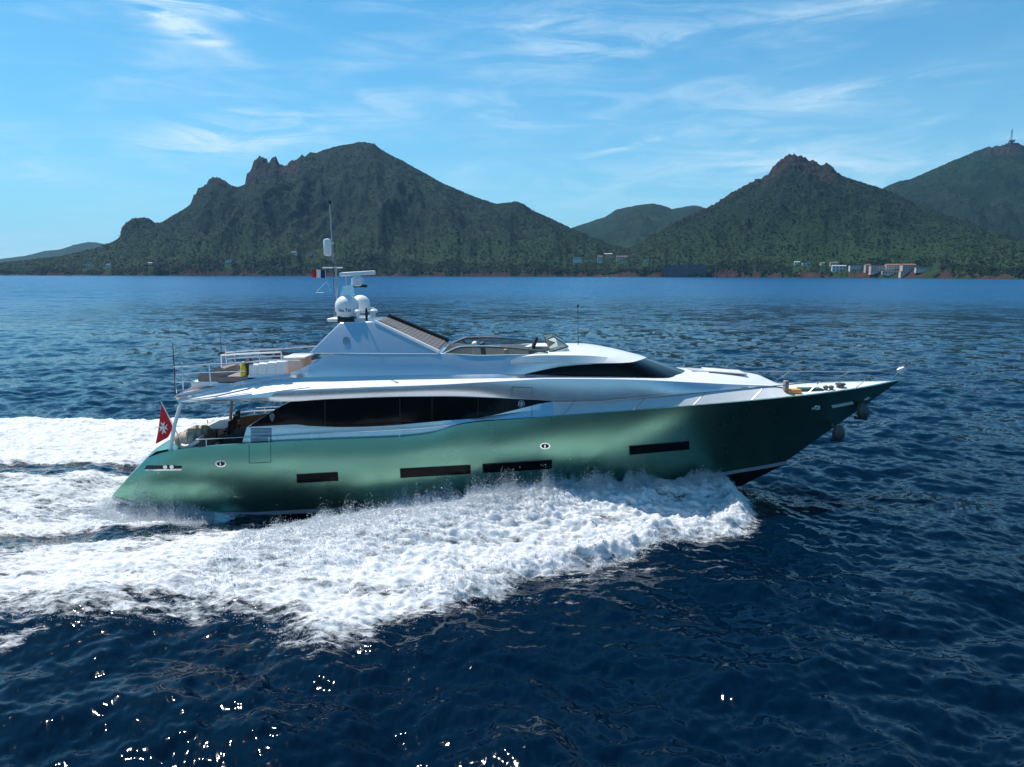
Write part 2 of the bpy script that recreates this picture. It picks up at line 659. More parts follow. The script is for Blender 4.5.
o = np_mesh('water', wv, grid_faces(*WX.shape), wm)
tag(o, kind='structure')

# -- foam
fm = bpy.data.materials.new('white_foam')
fm.use_nodes = True
q = G(fm.node_tree)
fb = fm.node_tree.nodes['Principled BSDF']
fout = fm.node_tree.nodes['Material Output']
geo = q.n('ShaderNodeNewGeometry').outputs['Position']
fb.inputs['Base Color'].default_value = (.86, .875, .89, 1)
fb.inputs['Roughness'].default_value = .8
fb.inputs['Specular IOR Level'].default_value = .2
at_n = q.n('ShaderNodeAttribute', attribute_name='foam')
mpn = q.n('ShaderNodeMapping'); q.set(mpn.inputs[0], geo)
mpn.inputs['Scale'].default_value = (.42, 1.0, 1.0)
fn = q.noise(mpn.outputs[0], 5.5, 5, .65, .4)
fn2 = q.noise(mpn.outputs[0], 1.3, 4, .6, .6)
dens = q.m('ADD', at_n.outputs['Fac'], q.m('ADD', q.m('MULTIPLY', q.m('SUBTRACT', fn, .5), 1.9), q.m('MULTIPLY', q.m('SUBTRACT', fn2, .5), 1.0)))
alpha = q.step(dens, .26, .98)
tl = q.n('ShaderNodeBsdfTranslucent'); tl.inputs[0].default_value = (.74, .80, .84, 1)
ms = q.n('ShaderNodeMixShader'); ms.inputs[0].default_value = .25
q.set(ms.inputs[1], fb.outputs[0]); q.set(ms.inputs[2], tl.outputs[0])
tr = q.n('ShaderNodeBsdfTransparent')
ma = q.n('ShaderNodeMixShader')
q.set(ma.inputs[0], alpha); q.set(ma.inputs[1], tr.outputs[0]); q.set(ma.inputs[2], ms.outputs[0])
q.set(fout.inputs[0], ma.outputs[0])
bn = q.n('ShaderNodeBump'); bn.inputs['Strength'].default_value = .6; bn.inputs['Distance'].default_value = .08
q.set(bn.inputs['Height'], fn); q.set(fb.inputs['Normal'], bn.outputs[0])

fx_ = np.arange(-46, 13, .058); fy_ = np.concatenate([np.arange(12, 32, .05), np.arange(32, 56, .085)])
FX, FY = np.meshgrid(fx_, fy_)
warp = .55 * fbm(FX / 1.6, FY / 1.1, 3, .5, 21)
warp2 = .55 * fbm(FX / 1.6 + 9, FY / 1.1, 3, .5, 22)
gx, gy = FX + warp, FY + warp2 * .8
d_near, d_wash, d_far = sdf(NEAR, gx, gy), sdf(WASH, gx, gy), sdf(FARB, gx, gy)
d_st, d_st2 = sdf(STREAK, gx, gy), sdf(STREAK2, gx, gy)
lace = fbm(FX / 2.2, FY / .9, 5, .6, 31)
lace2 = fbm(FX / 4.5 + .3 * FY, FY / .75, 5, .6, 35)
soft = 1.3 * sstep(FX, 0, -9)
f_near = sstep(d_near, -.75 - .6 * soft, .50 + soft) * (.92 + .30 * lace + .75 * lace2)
hullside = np.abs(FY - YC) - hull_b(FX)
f_near *= 1 - .62 * np.exp(-(np.maximum(hullside, 0) / .55) ** 2) * sstep(FX, 1, 7)      # glassy sheet of water climbing the hull
f_far = sstep(d_far, -.4, .8) * (1.0 + .4 * lace)
f_wash = sstep(d_wash, -.6, 1.0) * (.78 + 1.2 * lace + .35 * np.exp(-((FX + 14) / 3.5) ** 2))
trough_line = fbm(FX / 5, FY / .5, 4, .6, 41)
f_st = sstep(d_st, -.3, 1.0) * (.22 + .9 * trough_line)
f_st2 = sstep(d_st2, -.2, .4) * (.6 + .9 * trough_line)
foam = np.maximum.reduce([f_near, f_far, f_wash, f_st, f_st2])
# a dark slick close along the hull and between the bands keeps some lace
foam = np.maximum(foam, .30 * sstep(lace, .1, .5) * (np.abs(FY - YC) < 9) * (FX < -6))
inside_hull = (np.abs(FY - YC) < hull_b(FX) - .25) & (FX > -16.5) & (FX < 11)
foam[inside_hull] = 0
wkh = wake_height(FX, FY)
base = waves(FX, FY) * (1 - .6 * np.clip(np.abs(wkh) * 2, 0, 1)) + wkh
rough_amp = np.interp(FX, [-40, -14, -6, 0, 9, 11], [.55, .65, .85, 1.05, 1.1, .5])
puff = fbm(FX / 1.7, FY / .9, 3, .5, 51, 'billow') - .3
puff2 = fbm(FX / .95, FY / .28, 4, .6, 61, 'billow') - .3
crack = np.clip(.22 - np.abs(fbm(FX / 1.1, FY / .42, 4, .55, 66)), 0, 1) * sstep(fbm(FX / 2.5, FY / 1.6, 3, .5, 67), -.05, .3)
strand = fbm((FX + .55 * hullside) / .30, hullside / 1.5, 4, .6, 77)       # sheets of spray falling outwards
puff3 = fbm(FX / .45, FY / .15, 3, .6, 69, 'billow') - .3
lump = (.30 * puff + .24 * puff2 + .13 * puff3 - .6 * crack) * np.clip(foam, 0, 1) * rough_amp
lump = lump + .16 * strand * np.clip(foam, 0, 1) * sstep(FX, -5, 3)
roll = .38 * np.exp(-((d_near - .55) / .42) ** 2) * sstep(FX, -4, 2) * (.55 + 1.2 * np.clip(fbm(FX / 1.2, FY * 0 + .5, 3, .5, 91) + .3, 0, 1))
lip = roll + .16 * sstep(d_near, -.1, .9) + .12 * sstep(d_far, 0, 1) + .05 * sstep(d_wash, 0, 1)
FZ = base + .02 + lip * np.clip(foam, 0, 1) + lump
foam_clip = np.clip(foam, 0, 1.3)
fc = grid_faces(*FX.shape)
keep = foam_clip.ravel()[fc].max(1) > .06
fc = fc[keep]
used, inv = np.unique(fc, return_inverse=True)
fv = np.stack([FX, FY, FZ], -1).reshape(-1, 3)[used]
o = np_mesh('wake_foam', fv, inv.reshape(-1, 4), fm, attrs={'foam': foam_clip.ravel()[used]})
tag(o, 'churned white wake foam spreading from bow and stern of the yacht', 'foam', kind='stuff')

# -- spray: droplets and flecks thrown off the bow wave and the stern
def flecks(pos, size):
    n = len(pos)
    a = rng.normal(size=(n, 3)); a /= np.linalg.norm(a, axis=1)[:, None]
    b = np.cross(a, rng.normal(size=(n, 3))); b /= np.linalg.norm(b, axis=1)[:, None]
    c = np.cross(a, b)
    s = size[:, None]
    vs_ = np.stack([pos + a * s, pos + (-.5 * a + .87 * b) * s, pos + (-.5 * a - .87 * b) * s, pos + c * s * 1.2], 1)
    i = np.arange(n)[:, None] * 4
    fs_ = np.concatenate([i + [0, 1, 2], i + [0, 1, 3], i + [1, 2, 3], i + [2, 0, 3]])
    return vs_.reshape(-1, 3), fs_


def surf_z(x, y):
    w = wake_height(x, y)
    return waves(x, y) * (1 - .6 * np.clip(np.abs(w) * 2, 0, 1)) + w


def foam_at(x, y):
    i = np.clip(np.searchsorted(fx_, x), 0, len(fx_) - 1)
    j = np.clip(np.searchsorted(fy_, y), 0, len(fy_) - 1)
    return foam[j, i], FZ[j, i]


pos, siz = [], []
for side in (-1, 1):
    n = 420000 if side < 0 else 90000
    x = rng.uniform(-9.5, 10.0, n)
    crest = np.interp(x, [-14, -7, 2, 9, 10.5], [7.0, 5.0, 1.3, .55, .2])
    y = YC + side * (hull_b(x) + .05 + crest * np.abs(rng.normal(.5, .5, n)))
    fo, z0 = foam_at(x, y)
    plume = np.clip(fbm(x / .9 + 40, y / 1.4, 4, .6, 71) * 2.6 + .36, .02, 1.6) ** 1.5
    hs_ = np.interp(x, [-9.5, -6, -2, 2, 6, 9, 10], [.06, .20, .30, .25, .16, .13, .06])
    z = np.maximum(z0, surf_z(x, y)) + rng.exponential(1, n) * hs_ * plume
    ok = (fo > .45) & (z < surf_z(x, y) + 1.3)
    pos.append(np.stack([x, y, z], 1)[ok]); siz.append((rng.gamma(2.0, .0032, n) + .004)[ok])
n = 260000      # spray leaving the transom and quarter
x = -11.9 - rng.exponential(2.2, n)
y = YC + rng.normal(-3.0, .8, n)
plume = np.clip(fbm(x / .9, y / .6, 4, .6, 81) * 1.9 + .42, .03, 1.3)
z = surf_z(x, y) + .02 + rng.exponential(1, n) * .50 * plume * np.exp(-((x + 14.9) / 2.1) ** 2)
ok = z < 1.7
pos.append(np.stack([x, y, z], 1)[ok]); siz.append((rng.gamma(2.0, .0035, n) + .004)[ok])
# flecks torn off along the ragged edges of the foam
edge_i = np.flatnonzero((foam_clip.ravel()[used] > .25) & (foam_clip.ravel()[used] < .85))
pick = rng.choice(edge_i, 60000)
p = fv[pick] + np.stack([rng.normal(0, .08, 60000), rng.normal(0, .08, 60000), np.abs(rng.normal(0, .04, 60000))], 1)
pos.append(p); siz.append(rng.gamma(2.0, .0035, 60000) + .004)
# plumes breaking off the rolling front of the bow wave
n = 120000
x = rng.uniform(-3.5, 9.6, n)
yy = rng.uniform(19.5, 30.5, n)
i_, j_ = np.clip(np.searchsorted(fx_, x), 0, len(fx_) - 1), np.clip(np.searchsorted(fy_, yy), 0, len(fy_) - 1)
dn = d_near[j_, i_]
pl_ = np.clip(fbm(x / .8, yy / .8, 3, .6, 95) * 2 + .35, 0, 1.2)
ok = (dn > -.25) & (dn < 1.3) & (yy < YC)
z = FZ[j_, i_] + rng.exponential(1, n) * .13 * pl_
pos.append(np.stack([x, yy, z], 1)[ok]); siz.append((rng.gamma(2.0, .0033, n) + .004)[ok])
pv, pf = flecks(np.concatenate(pos), np.concatenate(siz))
sm = bpy.data.materials.new('spray_droplets')
sm.use_nodes = True
q = G(sm.node_tree)
sb = sm.node_tree.nodes['Principled BSDF']
q.set(sb.inputs['Base Color'], q.ramp(q.noise(q.n('ShaderNodeNewGeometry').outputs['Position'], 3), [(.3, (.72, .75, .78)), (.7, (.78, .80, .82))]))
sb.inputs['Roughness'].default_value = .7
tl = q.n('ShaderNodeBsdfTranslucent'); tl.inputs[0].default_value = (.72, .76, .80, 1)
ms = q.n('ShaderNodeMixShader'); ms.inputs[0].default_value = .5
q.set(ms.inputs[1], sb.outputs[0]); q.set(ms.inputs[2], tl.outputs[0])
q.set(sm.node_tree.nodes['Material Output'].inputs[0], ms.outputs[0])
o = np_mesh('spray', pv, pf, sm, smooth=False)
tag(o, 'fine white spray thrown up along the hull and behind the stern', 'spray', kind='stuff')

# ------------------------------------------------------------------ mountains
hm = bpy.data.materials.new('wooded_hillside')
hm.use_nodes = True
q = G(hm.node_tree)
hb = hm.node_tree.nodes['Principled BSDF']
geo = q.n('ShaderNodeNewGeometry').outputs['Position']
n1 = q.noise(geo, .011, 6, .62, .4)
n2 = q.noise(geo, .09, 4, .65)
veg = q.mix(q.step(n1, .36, .66), (.005, .019, .015), (.014, .030, .019))
veg = q.mix(q.step(n2, .45, .75), veg, (.018, .042, .016))
sz = q.n('ShaderNodeSeparateXYZ'); q.set(sz.inputs[0], geo)
veg = q.mix(q.m('MULTIPLY', q.step(q.m('ADD', sz.outputs[2], q.m('MULTIPLY', n1, -160)), 140, -40), .8), veg, (.024, .050, .020))
rk = q.mix(q.step(q.noise(geo, .05, 5, .65), .35, .65), (.015, .014, .016), (.046, .034, .032))
ra = q.n('ShaderNodeAttribute', attribute_name='rock')
rk = q.mix(q.step(sz.outputs[2], 45, 8), rk, (.058, .033, .030))      # red porphyry at the water's edge
q.set(hb.inputs['Base Color'], q.mix(q.step(q.m('ADD', ra.outputs['Fac'], q.m('MULTIPLY', q.m('SUBTRACT', n2, .5), 1.1)), .35, .65), veg, rk))
hb.inputs['Roughness'].default_value = .95
hb.inputs['Specular IOR Level'].default_value = .1
bn = q.n('ShaderNodeBump'); bn.inputs['Strength'].default_value = .8; bn.inputs['Distance'].default_value = 9
q.set(bn.inputs['Height'], q.noise(geo, .10, 5, .65)); q.set(hb.inputs['Normal'], bn.outputs[0])


def terrain(name, sil, ridge, coast, seed, cliff=16, du=1.0, rows=170, crag=(), gpow=.95, amp=1.0, sea_edge=True):
    us = np.arange(sil[0][0], sil[-1][0] + du, du)
    sil, ridge, coast = np.array(sil, float), np.array(ridge, float), np.array(coast, float)
    sv = np.interp(us, sil[:, 0], sil[:, 1])
    Yr = pchip(ridge[:, 0], ridge[:, 1], us)
    Yc = pchip(coast[:, 0], coast[:, 1], us)
    top = np.array([at(u, v, y)[:] for u, v, y in zip(us, sv, Yr)])
    slope = top[:, 0] / Yr                      # X/Y along each column
    zr = np.maximum(top[:, 2], 3)
    Yc = Yc + 45 * fbm(us / 34, us * 0 + .5, 4, .6, seed) + 7 * fbm(us / 6, us * 0 + .7, 3, .6, seed + 4)
    t = np.concatenate([np.linspace(0, .1, rows // 3, endpoint=False), np.linspace(.1, 1, rows - rows // 3, endpoint=False), np.linspace(1, 1.9, rows // 4)])
    U, T = np.meshgrid(us, t)
    zs = {}
    for w in (1, 9, 31, 71):                  # the skyline, smoothed more and more down the slope
        k = np.hanning(w + 2)[1:-1]; k /= k.sum()
        zs[w] = np.convolve(np.pad(zr, w // 2, mode='edge'), k, 'valid')
    a = np.clip(1 - T, 0, 1)
    Z = np.where(a < .06, zs[1] + (zs[9] - zs[1]) * a / .06,
                 np.where(a < .25, zs[9] + (zs[31] - zs[9]) * (a - .06) / .19, zs[31] + (zs[71] - zs[31]) * np.clip((a - .25) / .35, 0, 1)))
    Y = Yc + (Yr - Yc) * T
    X = slope * Y
    dist = Y - Yc
    cl = cliff * (.25 + 2.4 * np.clip(fbm(us / 26, us * 0 + .3, 4, .6, seed + 9) + .25, 0, 1))
    cl = np.minimum(cl, zr * .8)
    front = np.clip(T, 0, 1)
    Z0 = cl * sstep(dist, -2, 26) + (Z - cl) * (.25 * front + .75 * front ** 1.25) ** gpow
    back = np.clip(T - 1, 0, 1)
    Z0 = np.where(T > 1, Z * (1 - back / .9) - back * 40, Z0)
    gul = fbm(X / 300 + .2 * Y / 300, Y / 800, 4, .5, seed + 20, 'ridge') - .45
    fade = np.sin(np.pi * np.clip(front, 0, 1)) ** 1.3
    Z0 = Z0 + gul * 150 * amp * fade * np.clip(Z / 350, .15, 1.2)
    Z0 = Z0 + fbm(X / 60, Y / 60, 5, .6, seed + 33) * 24 * amp * np.clip(dist / 60, .05, 1) * np.where(T > .97, .25, 1)
    Z0 = Z0 + np.abs(pn(X / 9, Y / 9, seed + 41)) * 6 * np.clip(dist / 40, .15, 1)
    Z0 = np.where((dist <= 0), -3, Z0)
    rock = (.56 + 1.5 * fbm(X / 45, Y / 45, 4, .6, seed + 60)) * sstep(32 - dist, 0, 22) + .42 * sstep(fbm(X / 160, Y / 160, 5, .65, seed + 50), .16, .42)
    for u0, u1, t0 in crag:
        rock = np.maximum(rock, .80 * sstep(U, u0 - 4, u0 + 4) * sstep(U, u1 + 4, u1 - 4) * sstep(T, t0 - .06, t0 + .06) * (.75 + .6 * fbm(X / 40, Y / 40, 3, .6, 3)))
    Z0 = Z0 + (np.clip(rock, 0, 1) * sstep(T, .5, .8) * 1.0) * (fbm(X / 22, Y / 26, 4, .6, seed + 70, 'ridge') - .25) * 34      # broken crags
    verts = np.stack([X, Y, Z0], -1)
    o = np_mesh(name, verts.reshape(-1, 3), grid_faces(*X.shape), hm, attrs={'rock': rock.ravel()})
    tag(o, kind='structure')
    return verts, rock, o


SIL_L = [(-420, 262), (-250, 258), (-100, 262), (0, 264), (60, 257), (98, 248), (119, 239.5), (122, 231), (125, 226), (133, 220.5), (141, 219), (150, 221), (156, 226), (166, 220), (176, 214),
         (191, 205), (194, 197), (198, 191), (206, 187), (209, 182), (216, 180), (221, 181), (229, 185.5), (238, 187), (245, 185), (247, 175), (251, 172), (254, 163), (258, 159.5), (263, 158.5), (267, 161),
         (269, 164.5), (272, 159.5), (276, 159), (279, 166), (284, 167.5), (292, 163), (297, 162), (302, 155), (305, 157), (310, 152.5), (316, 153), (330, 148), (345, 145), (358, 142.5), (366, 142.5), (374, 143.5), (379, 148),
         (385, 152), (410, 165), (440, 182), (470, 195), (490, 202), (497, 204), (508, 203), (517, 201.5), (524, 204), (532, 210), (545, 216), (560, 223), (575, 230), (600, 241), (640, 253), (680, 262), (720, 269)]
RID_L = [(-420, 3300), (0, 3000), (120, 2950), (216, 3050), (362, 3300), (520, 3050), (600, 2800), (720, 2500)]
CST_L = [(-420, 3000), (0, 2450), (200, 2350), (362, 2300), (520, 2250), (720, 2250)]
SIL_R = [(560, 270), (600, 262), (630, 248), (650, 238), (675, 224), (690, 217), (705, 211), (718, 205), (728, 197), (735, 193), (745, 188), (757, 182), (764, 179), (769, 176), (772, 170), (777, 164), (783, 160.5), (790, 157), (795, 156.5), (801, 158.5),
         (806, 161), (813, 164), (820, 167), (826, 165), (831, 169), (836, 173), (850, 179), (880, 188), (910, 200), (950, 216), (990, 230), (1024, 241), (1100, 256), (1250, 262), (1420, 250)]
RID_R = [(560, 2500), (650, 2600), (795, 2750), (900, 2600), (1024, 2200), (1420, 1900)]
CST_R = [(560, 2290), (650, 2150), (795, 1950), (900, 1750), (1024, 1450), (1420, 1100)]
SIL_M = [(480, 262), (540, 240), (565, 231), (575, 226.5), (590, 222), (605, 217), (616, 210), (628, 207), (640, 205), (652, 203.5), (664, 206), (672, 209), (684, 207), (696, 205.5), (710, 209), (740, 218), (800, 235), (880, 262)]
RID_M = [(480, 4600), (880, 4800)]
CST_M = [(480, 2900), (880, 3000)]
SIL_F = [(820, 262), (860, 204), (885, 187), (897, 182), (910, 179.5), (925, 173), (940, 166.5), (952, 161), (965, 156), (975, 151.5), (985, 148.5), (994, 147.5), (1003, 146.5), (1006, 144.5), (1012, 144), (1018, 145), (1024, 147), (1050, 150), (1100, 142), (1180, 160), (1300, 170), (1450, 210)]
RID_F = [(820, 4000), (1010, 4100), (1450, 3600)]
CST_F = [(820, 2900), (1010, 2800), (1450, 2400)]
SIL_D = [(-500, 262), (-300, 255), (-120, 263), (0, 259), (25, 256), (45, 251), (60, 249.5), (74, 245), (88, 242), (97, 242.5), (106, 245), (130, 250), (190, 262), (260, 268)]
RID_D = [(-500, 7000), (260, 7000)]
CST_D = [(-500, 5200), (260, 5200)]
tl_v, tl_r, hill_l = terrain('hillside', SIL_L, RID_L, CST_L, 100, 15, 1.0, 190, ((120, 160, .93), (190, 232, .9), (245, 300, .82)))
tr_v, tr_r, hill_r = terrain('hillside', SIL_R, RID_R, CST_R, 200, 14, 1.0, 190, ((762, 838, .72), (640, 760, .93)))
terrain('distant_hill', SIL_M, RID_M, CST_M, 300, 5, 1.5, 90)
tf_v, tf_r, hill_f = terrain('mountain', SIL_F, RID_F, CST_F, 400, 5, 1.2, 140, ((985, 1024, .86),))
terrain('distant_hill', SIL_D, RID_D, CST_D, 500, 5, 1.5, 70, amp=.4)


def bvh_of(o):
    return BVHTree.FromPolygons([v.co[:] for v in o.data.vertices], [p.vertices[:] for p in o.data.polygons])


# woodland: the pine and holm-oak cover of the slopes, as one mass of crowns
lm = bpy.data.materials.new('pine_foliage')
lm.use_nodes = True
q = G(lm.node_tree)
lb = lm.node_tree.nodes['Principled BSDF']
geo = q.n('ShaderNodeNewGeometry').outputs['Position']
q.set(lb.inputs['Base Color'], q.ramp(q.noise(geo, .06, 4, .7), [(.3, (.006, .019, .013)), (.5, (.011, .027, .016)), (.72, (.018, .035, .018))]))
lb.inputs['Roughness'].default_value = .9
lb.inputs['Specular IOR Level'].default_value = .15
OCT_V = np.array([(1, 0, 0), (-.5, .87, 0), (-.5, -.87, 0), (.5, .87, .55), (-1, 0, .55), (.5, -.87, .40), (0, 0, .80)])
OCT_F = np.array([(0, 3, 5), (1, 4, 3), (2, 5, 4), (0, 1, 3), (1, 2, 4), (2, 0, 5), (3, 4, 6), (4, 5, 6), (5, 3, 6)])


def woodland(sets):
    P_, S_ = [], []
    for verts, rock, n, smin, smax in sets:
        vv, rk_ = verts.reshape(-1, 3), rock.ravel()
        nr = verts.shape[0]
        w = (rk_ < .50) & (vv[:, 2] > 4)
        for hx, hy, hw in CLEAR:
            ax = vv[:, 0] - hx * vv[:, 1] / hy
            w &= ~((np.abs(ax) < hw / 2 + 3) & (vv[:, 1] > hy - 60) & (vv[:, 1] < hy + 14))
        idx = rng.choice(np.flatnonzero(w), n)
        p = vv[idx] + rng.normal(0, 2.0, (n, 3)) * [1, 1, .1]
        P_.append(p); S_.append(rng.uniform(smin, smax, n))
    p, s = np.concatenate(P_), np.concatenate(S_)
    n = len(p)
    vv = OCT_V[None] * rng.uniform(.7, 1.3, (n, 7, 3))
    a = rng.uniform(0, 6.28, n)
    ca, sa = np.cos(a)[:, None], np.sin(a)[:, None]
    vx = vv[..., 0] * ca - vv[..., 1] * sa; vy = vv[..., 0] * sa + vv[..., 1] * ca
    out = np.stack([vx, vy, vv[..., 2] * rng.uniform(.7, 1.3, (n, 1))], -1) * s[:, None, None] + p[:, None]
    fs_ = (OCT_F[None] + (np.arange(n) * 7)[:, None, None]).reshape(-1, 3)
    o = np_mesh('woodland', out.reshape(-1, 3), fs_, lm, smooth=False)
    tag(o, 'dense dark green pine and scrub covering the mountain slopes', 'woodland', kind='stuff')


# ------------------------------------------------------------------ coast buildings
BL, BR = bvh_of(hill_l), bvh_of(hill_r)
BF = bvh_of(hill_f)
HM = {
    'white': mat('white_render', (.56, .55, .52), .85, 0, .08, .3), 'cream': mat('cream_render', (.56, .46, .37), .85, 0, .08, .3),
    'pink': mat('pinkish_render', (.54, .38, .32), .85, 0, .08, .3), 'tile': mat('terracotta_tiles', (.24, .11, .07), .85, 0, .2, .6),
    'pane': mat('dark_window_glass', (.03, .04, .05), .15, 0, .1, 1), 'greyroof': mat('pale_roof', (.46, .42, .38), .8, 0, .1, .5),
    'stone': mat('grey_stone', (.10, .10, .10), .9, 0, .25, .1, .5, .5), 'steel': mat('painted_steel', (.20, .20, .22), .5, .3, .2, .1),
}


CLEAR = []


def house(u, v, w, h, d, wall, roof, floors, bays, label, bv=None, group='buildings along the far shore', gable=True):
    """w, h in picture pixels; stands where the sight line meets the hillside"""
    dr_ = ray(u, v).normalized()
    hit = (bv or BR).ray_cast(Vector((0, 0, H)), dr_)
    if hit[0] is None:
        hit = (at(u, v, 2000),)
    p = hit[0]
    k = p.y / F
    W, Ht = w * k, h * k
    D = d
    CLEAR.append((p.x, p.y, W))
    e = empty('house' if w < 16 else 'hotel_building', (p.x, p.y, p.z - 1.0), label, 'house' if w < 16 else 'hotel', group)
    e.rotation_euler.z = random.uniform(-.25, .1)
    MB().box((0, D / 2, Ht / 2 - 2.5), (W, D, Ht + 7)).build('wall', HM[wall], e)
    rf = MB()
    z = Ht + 1
    if gable:
        o_ = .5
        rf.prism([(-W / 2 - o_, -o_, z), (-W / 2 - o_, D + o_, z), (-W / 2 - o_, D / 2, z + D * .22)], [(W / 2 + o_, -o_, z), (W / 2 + o_, D + o_, z), (W / 2 + o_, D / 2, z + D * .22)])
        r = rf.build('roof', HM[roof], e, 20)
        MB().box((W * .25, D * .55, z + D * .22), (1.0, 1.0, 2.2)).build('chimney', HM[wall], r)
    else:
        rf.box((0, D / 2, z + .25), (W + .8, D + .8, .5)).build('roof', HM[roof], e)
    fh = (Ht + .2) / floors
    for f_ in range(floors):
        for b_ in range(bays):
            x = -W / 2 + (b_ + .5) * W / bays
            wn = MB().box((x, -.04, 1 + f_ * fh + fh * .52), (W / bays * .5, .12, fh * .55)).build('window', HM[wall], e)
            MB().box((x, -.12, 1 + f_ * fh + fh * .52), (W / bays * .42, .08, fh * .48)).build('pane', HM['pane'], wn)
    return e


house(88, 266.5, 10, 2.2, 10, 'white', 'greyroof', 1, 3, 'long low white house left of the far shore', BL, gable=False)
house(108, 267.5, 5, 3, 9, 'white', 'tile', 1, 2, 'small white house above the left shore rocks', BL)
house(150, 265, 4, 2, 8, 'cream', 'greyroof', 1, 2, 'small cream house on the lower slope of the big mountain', BL)
house(228, 262.5, 6, 2.4, 9, 'white', 'greyroof', 1, 2, 'white house in the trees midway along the left slope', BL, gable=False)
house(294, 255, 5, 3, 9, 'white', 'tile', 1, 2, 'white hillside villa just left of the yacht mast', BL)
house(308, 254, 6, 2, 9, 'cream', 'greyroof', 1, 2, 'flat roofed hillside villa beside the yacht mast', BL, gable=False)
house(577, 260, 8, 2.6, 9, 'cream', 'greyroof', 1, 3, 'pale low villa left of the headland houses', BR, gable=False)
house(600, 260.5, 5, 4, 9, 'pink', 'tile', 2, 2, 'pinkish house on top of the middle headland', BR)
house(608, 258.5, 8, 4.5, 10, 'pink', 'greyroof', 2, 3, 'tallest pinkish villa on the middle headland', BR)
house(622, 259.5, 11, 3, 10, 'cream', 'tile', 1, 4, 'wide cream villa with long roof on the middle headland', BR)
house(646, 261.5, 5, 2, 8, 'white', 'greyroof', 1, 2, 'small white house right of the middle headland villas', BR, gable=False)
house(797, 265, 5, 3, 8, 'white', 'greyroof', 1, 2, 'leftmost white villa near the shore hotel', BR)
house(806, 266, 7, 3, 8, 'white', 'greyroof', 1, 2, 'low white villa among trees left of the shore hotel', BR, gable=False)
house(823, 266, 4, 3, 8, 'cream', 'tile', 1, 2, 'small cream villa with tiled roof left of the shore hotel', BR)
house(834, 266, 7, 3.4, 8, 'white', 'tile', 1, 3, 'white villa uphill behind the pale twin villas', BR)
house(839, 271.5, 13, 5.5, 9, 'white', 'greyroof', 2, 4, 'broad pale two storey villa above the shore rocks', BR)
house(856, 270, 12, 4.2, 9, 'white', 'greyroof', 2, 4, 'white terrace house just left of the shore hotel', BR, gable=False)
house(868, 271, 5, 6, 9, 'pink', 'tile', 3, 2, 'narrow pink house at the left end of the shore hotel', BR)
house(879, 272, 16, 6, 12, 'pink', 'greyroof', 3, 6, 'pinkish left wing of the large shore hotel', BR, gable=False)
house(894, 270.5, 15, 5.5, 12, 'cream', 'tile', 3, 6, 'cream middle wing of the large shore hotel', BR)
house(909, 272.5, 14, 7.5, 12, 'pink', 'tile', 4, 5, 'tall right wing of the large shore hotel', BR)
house(892, 274.5, 18, 3.5, 10, 'cream', 'greyroof', 1, 7, 'low cream terrace block below the shore hotel', BR, gable=False)
house(905, 275.3, 9, 4, 9, 'cream', 'greyroof', 2, 3, 'small cream block on the rocks under the shore hotel', BR, gable=False)
house(928, 270, 22, 2.2, 10, 'cream', 'greyroof', 1, 8, 'long flat terrace stretching right of the shore hotel', BR, gable=False)

woodland([(tl_v[:190], tl_r[:190], 52000, 1.5, 3.8), (tr_v[:190], tr_r[:190], 42000, 1.4, 3.4), (tf_v[:140], tf_r[:140], 12000, 2, 4.5)])

# the dark railway viaduct wall in the bay
p0, p1 = at(664, 275.5, 2120), at(706, 276, 2080)
e = empty('viaduct', (p0.x, p0.y, -2), 'dark stone viaduct wall in the bay below the right mountain', 'viaduct')
dv = (p1 - p0); L_ = dv.to_2d().length
e.rotation_euler.z = math.atan2(dv.y, dv.x)
MB().box((L_ / 2, 0, 17.5), (L_, 8, 35)).build('retaining_wall', HM['stone'], e)
MB().box((L_ / 2, 0, 36), (L_ + 6, 10, 2)).build('parapet', HM['stone'], e)
for k in range(5):
    x = L_ * (k + .5) / 5
    MB().prism([(x + 7 * math.cos(a), -4.3, 20 + 7 * math.sin(a)) for a in np.linspace(0, math.pi, 10)] + [(x - 7, -4.3, 2), (x + 7, -4.3, 2)],
               [(x + 7 * math.cos(a), -4.0, 20 + 7 * math.sin(a)) for a in np.linspace(0, math.pi, 10)] + [(x - 7, -4.0, 2), (x + 7, -4.0, 2)]).build('arch', HM['pane'], e)

# radio mast on the far right summit
hit = BF.ray_cast(Vector((at(1010.5, 146, 4100).x, at(1010.5, 146, 4100).y, 2000)), Vector((0, 0, -1)))[0]
p = hit if hit else at(1010.5, 146, 4100)
mh = at(1010.5, 127.5, p.y).z - p.z
e = empty('radio_mast', (p.x, p.y, p.z - 3), 'tall radio mast on the summit of the far right mountain', 'mast')
mb = MB()
for sx_, sy_ in ((-1, -1), (1, -1), (1, 1), (-1, 1)):
    mb.tube([(sx_ * 4.2, sy_ * 4.2, 0), (sx_ * 2.4, sy_ * 2.4, mh * .62), (sx_ * 1.2, sy_ * 1.2, mh * .88)], .75, 5)
for k in range(12):
    z0, z1 = mh * .88 * k / 12, mh * .88 * (k + 1) / 12
    s0, s1 = np.interp(z0, [0, mh * .62, mh * .88], [4.2, 2.4, 1.2]), np.interp(z1, [0, mh * .62, mh * .88], [4.2, 2.4, 1.2])
    mb.tube([(-s0, -s0, z0), (s1, -s1, z1)], .4, 4).tube([(s0, -s0, z0), (s1, s1, z1)], .4, 4)
mb.build('lattice_tower', HM['steel'], e)
MB().lathe((0, 0, mh * .86), [(1.5, 0), (1.5, mh * .06), (.6, mh * .07), (.5, mh * .17)], 8).build('antenna', HM['steel'], e)
MB().box((0, -8, 4), (26, 14, 10)).build('equipment_hut', HM['stone'], e)

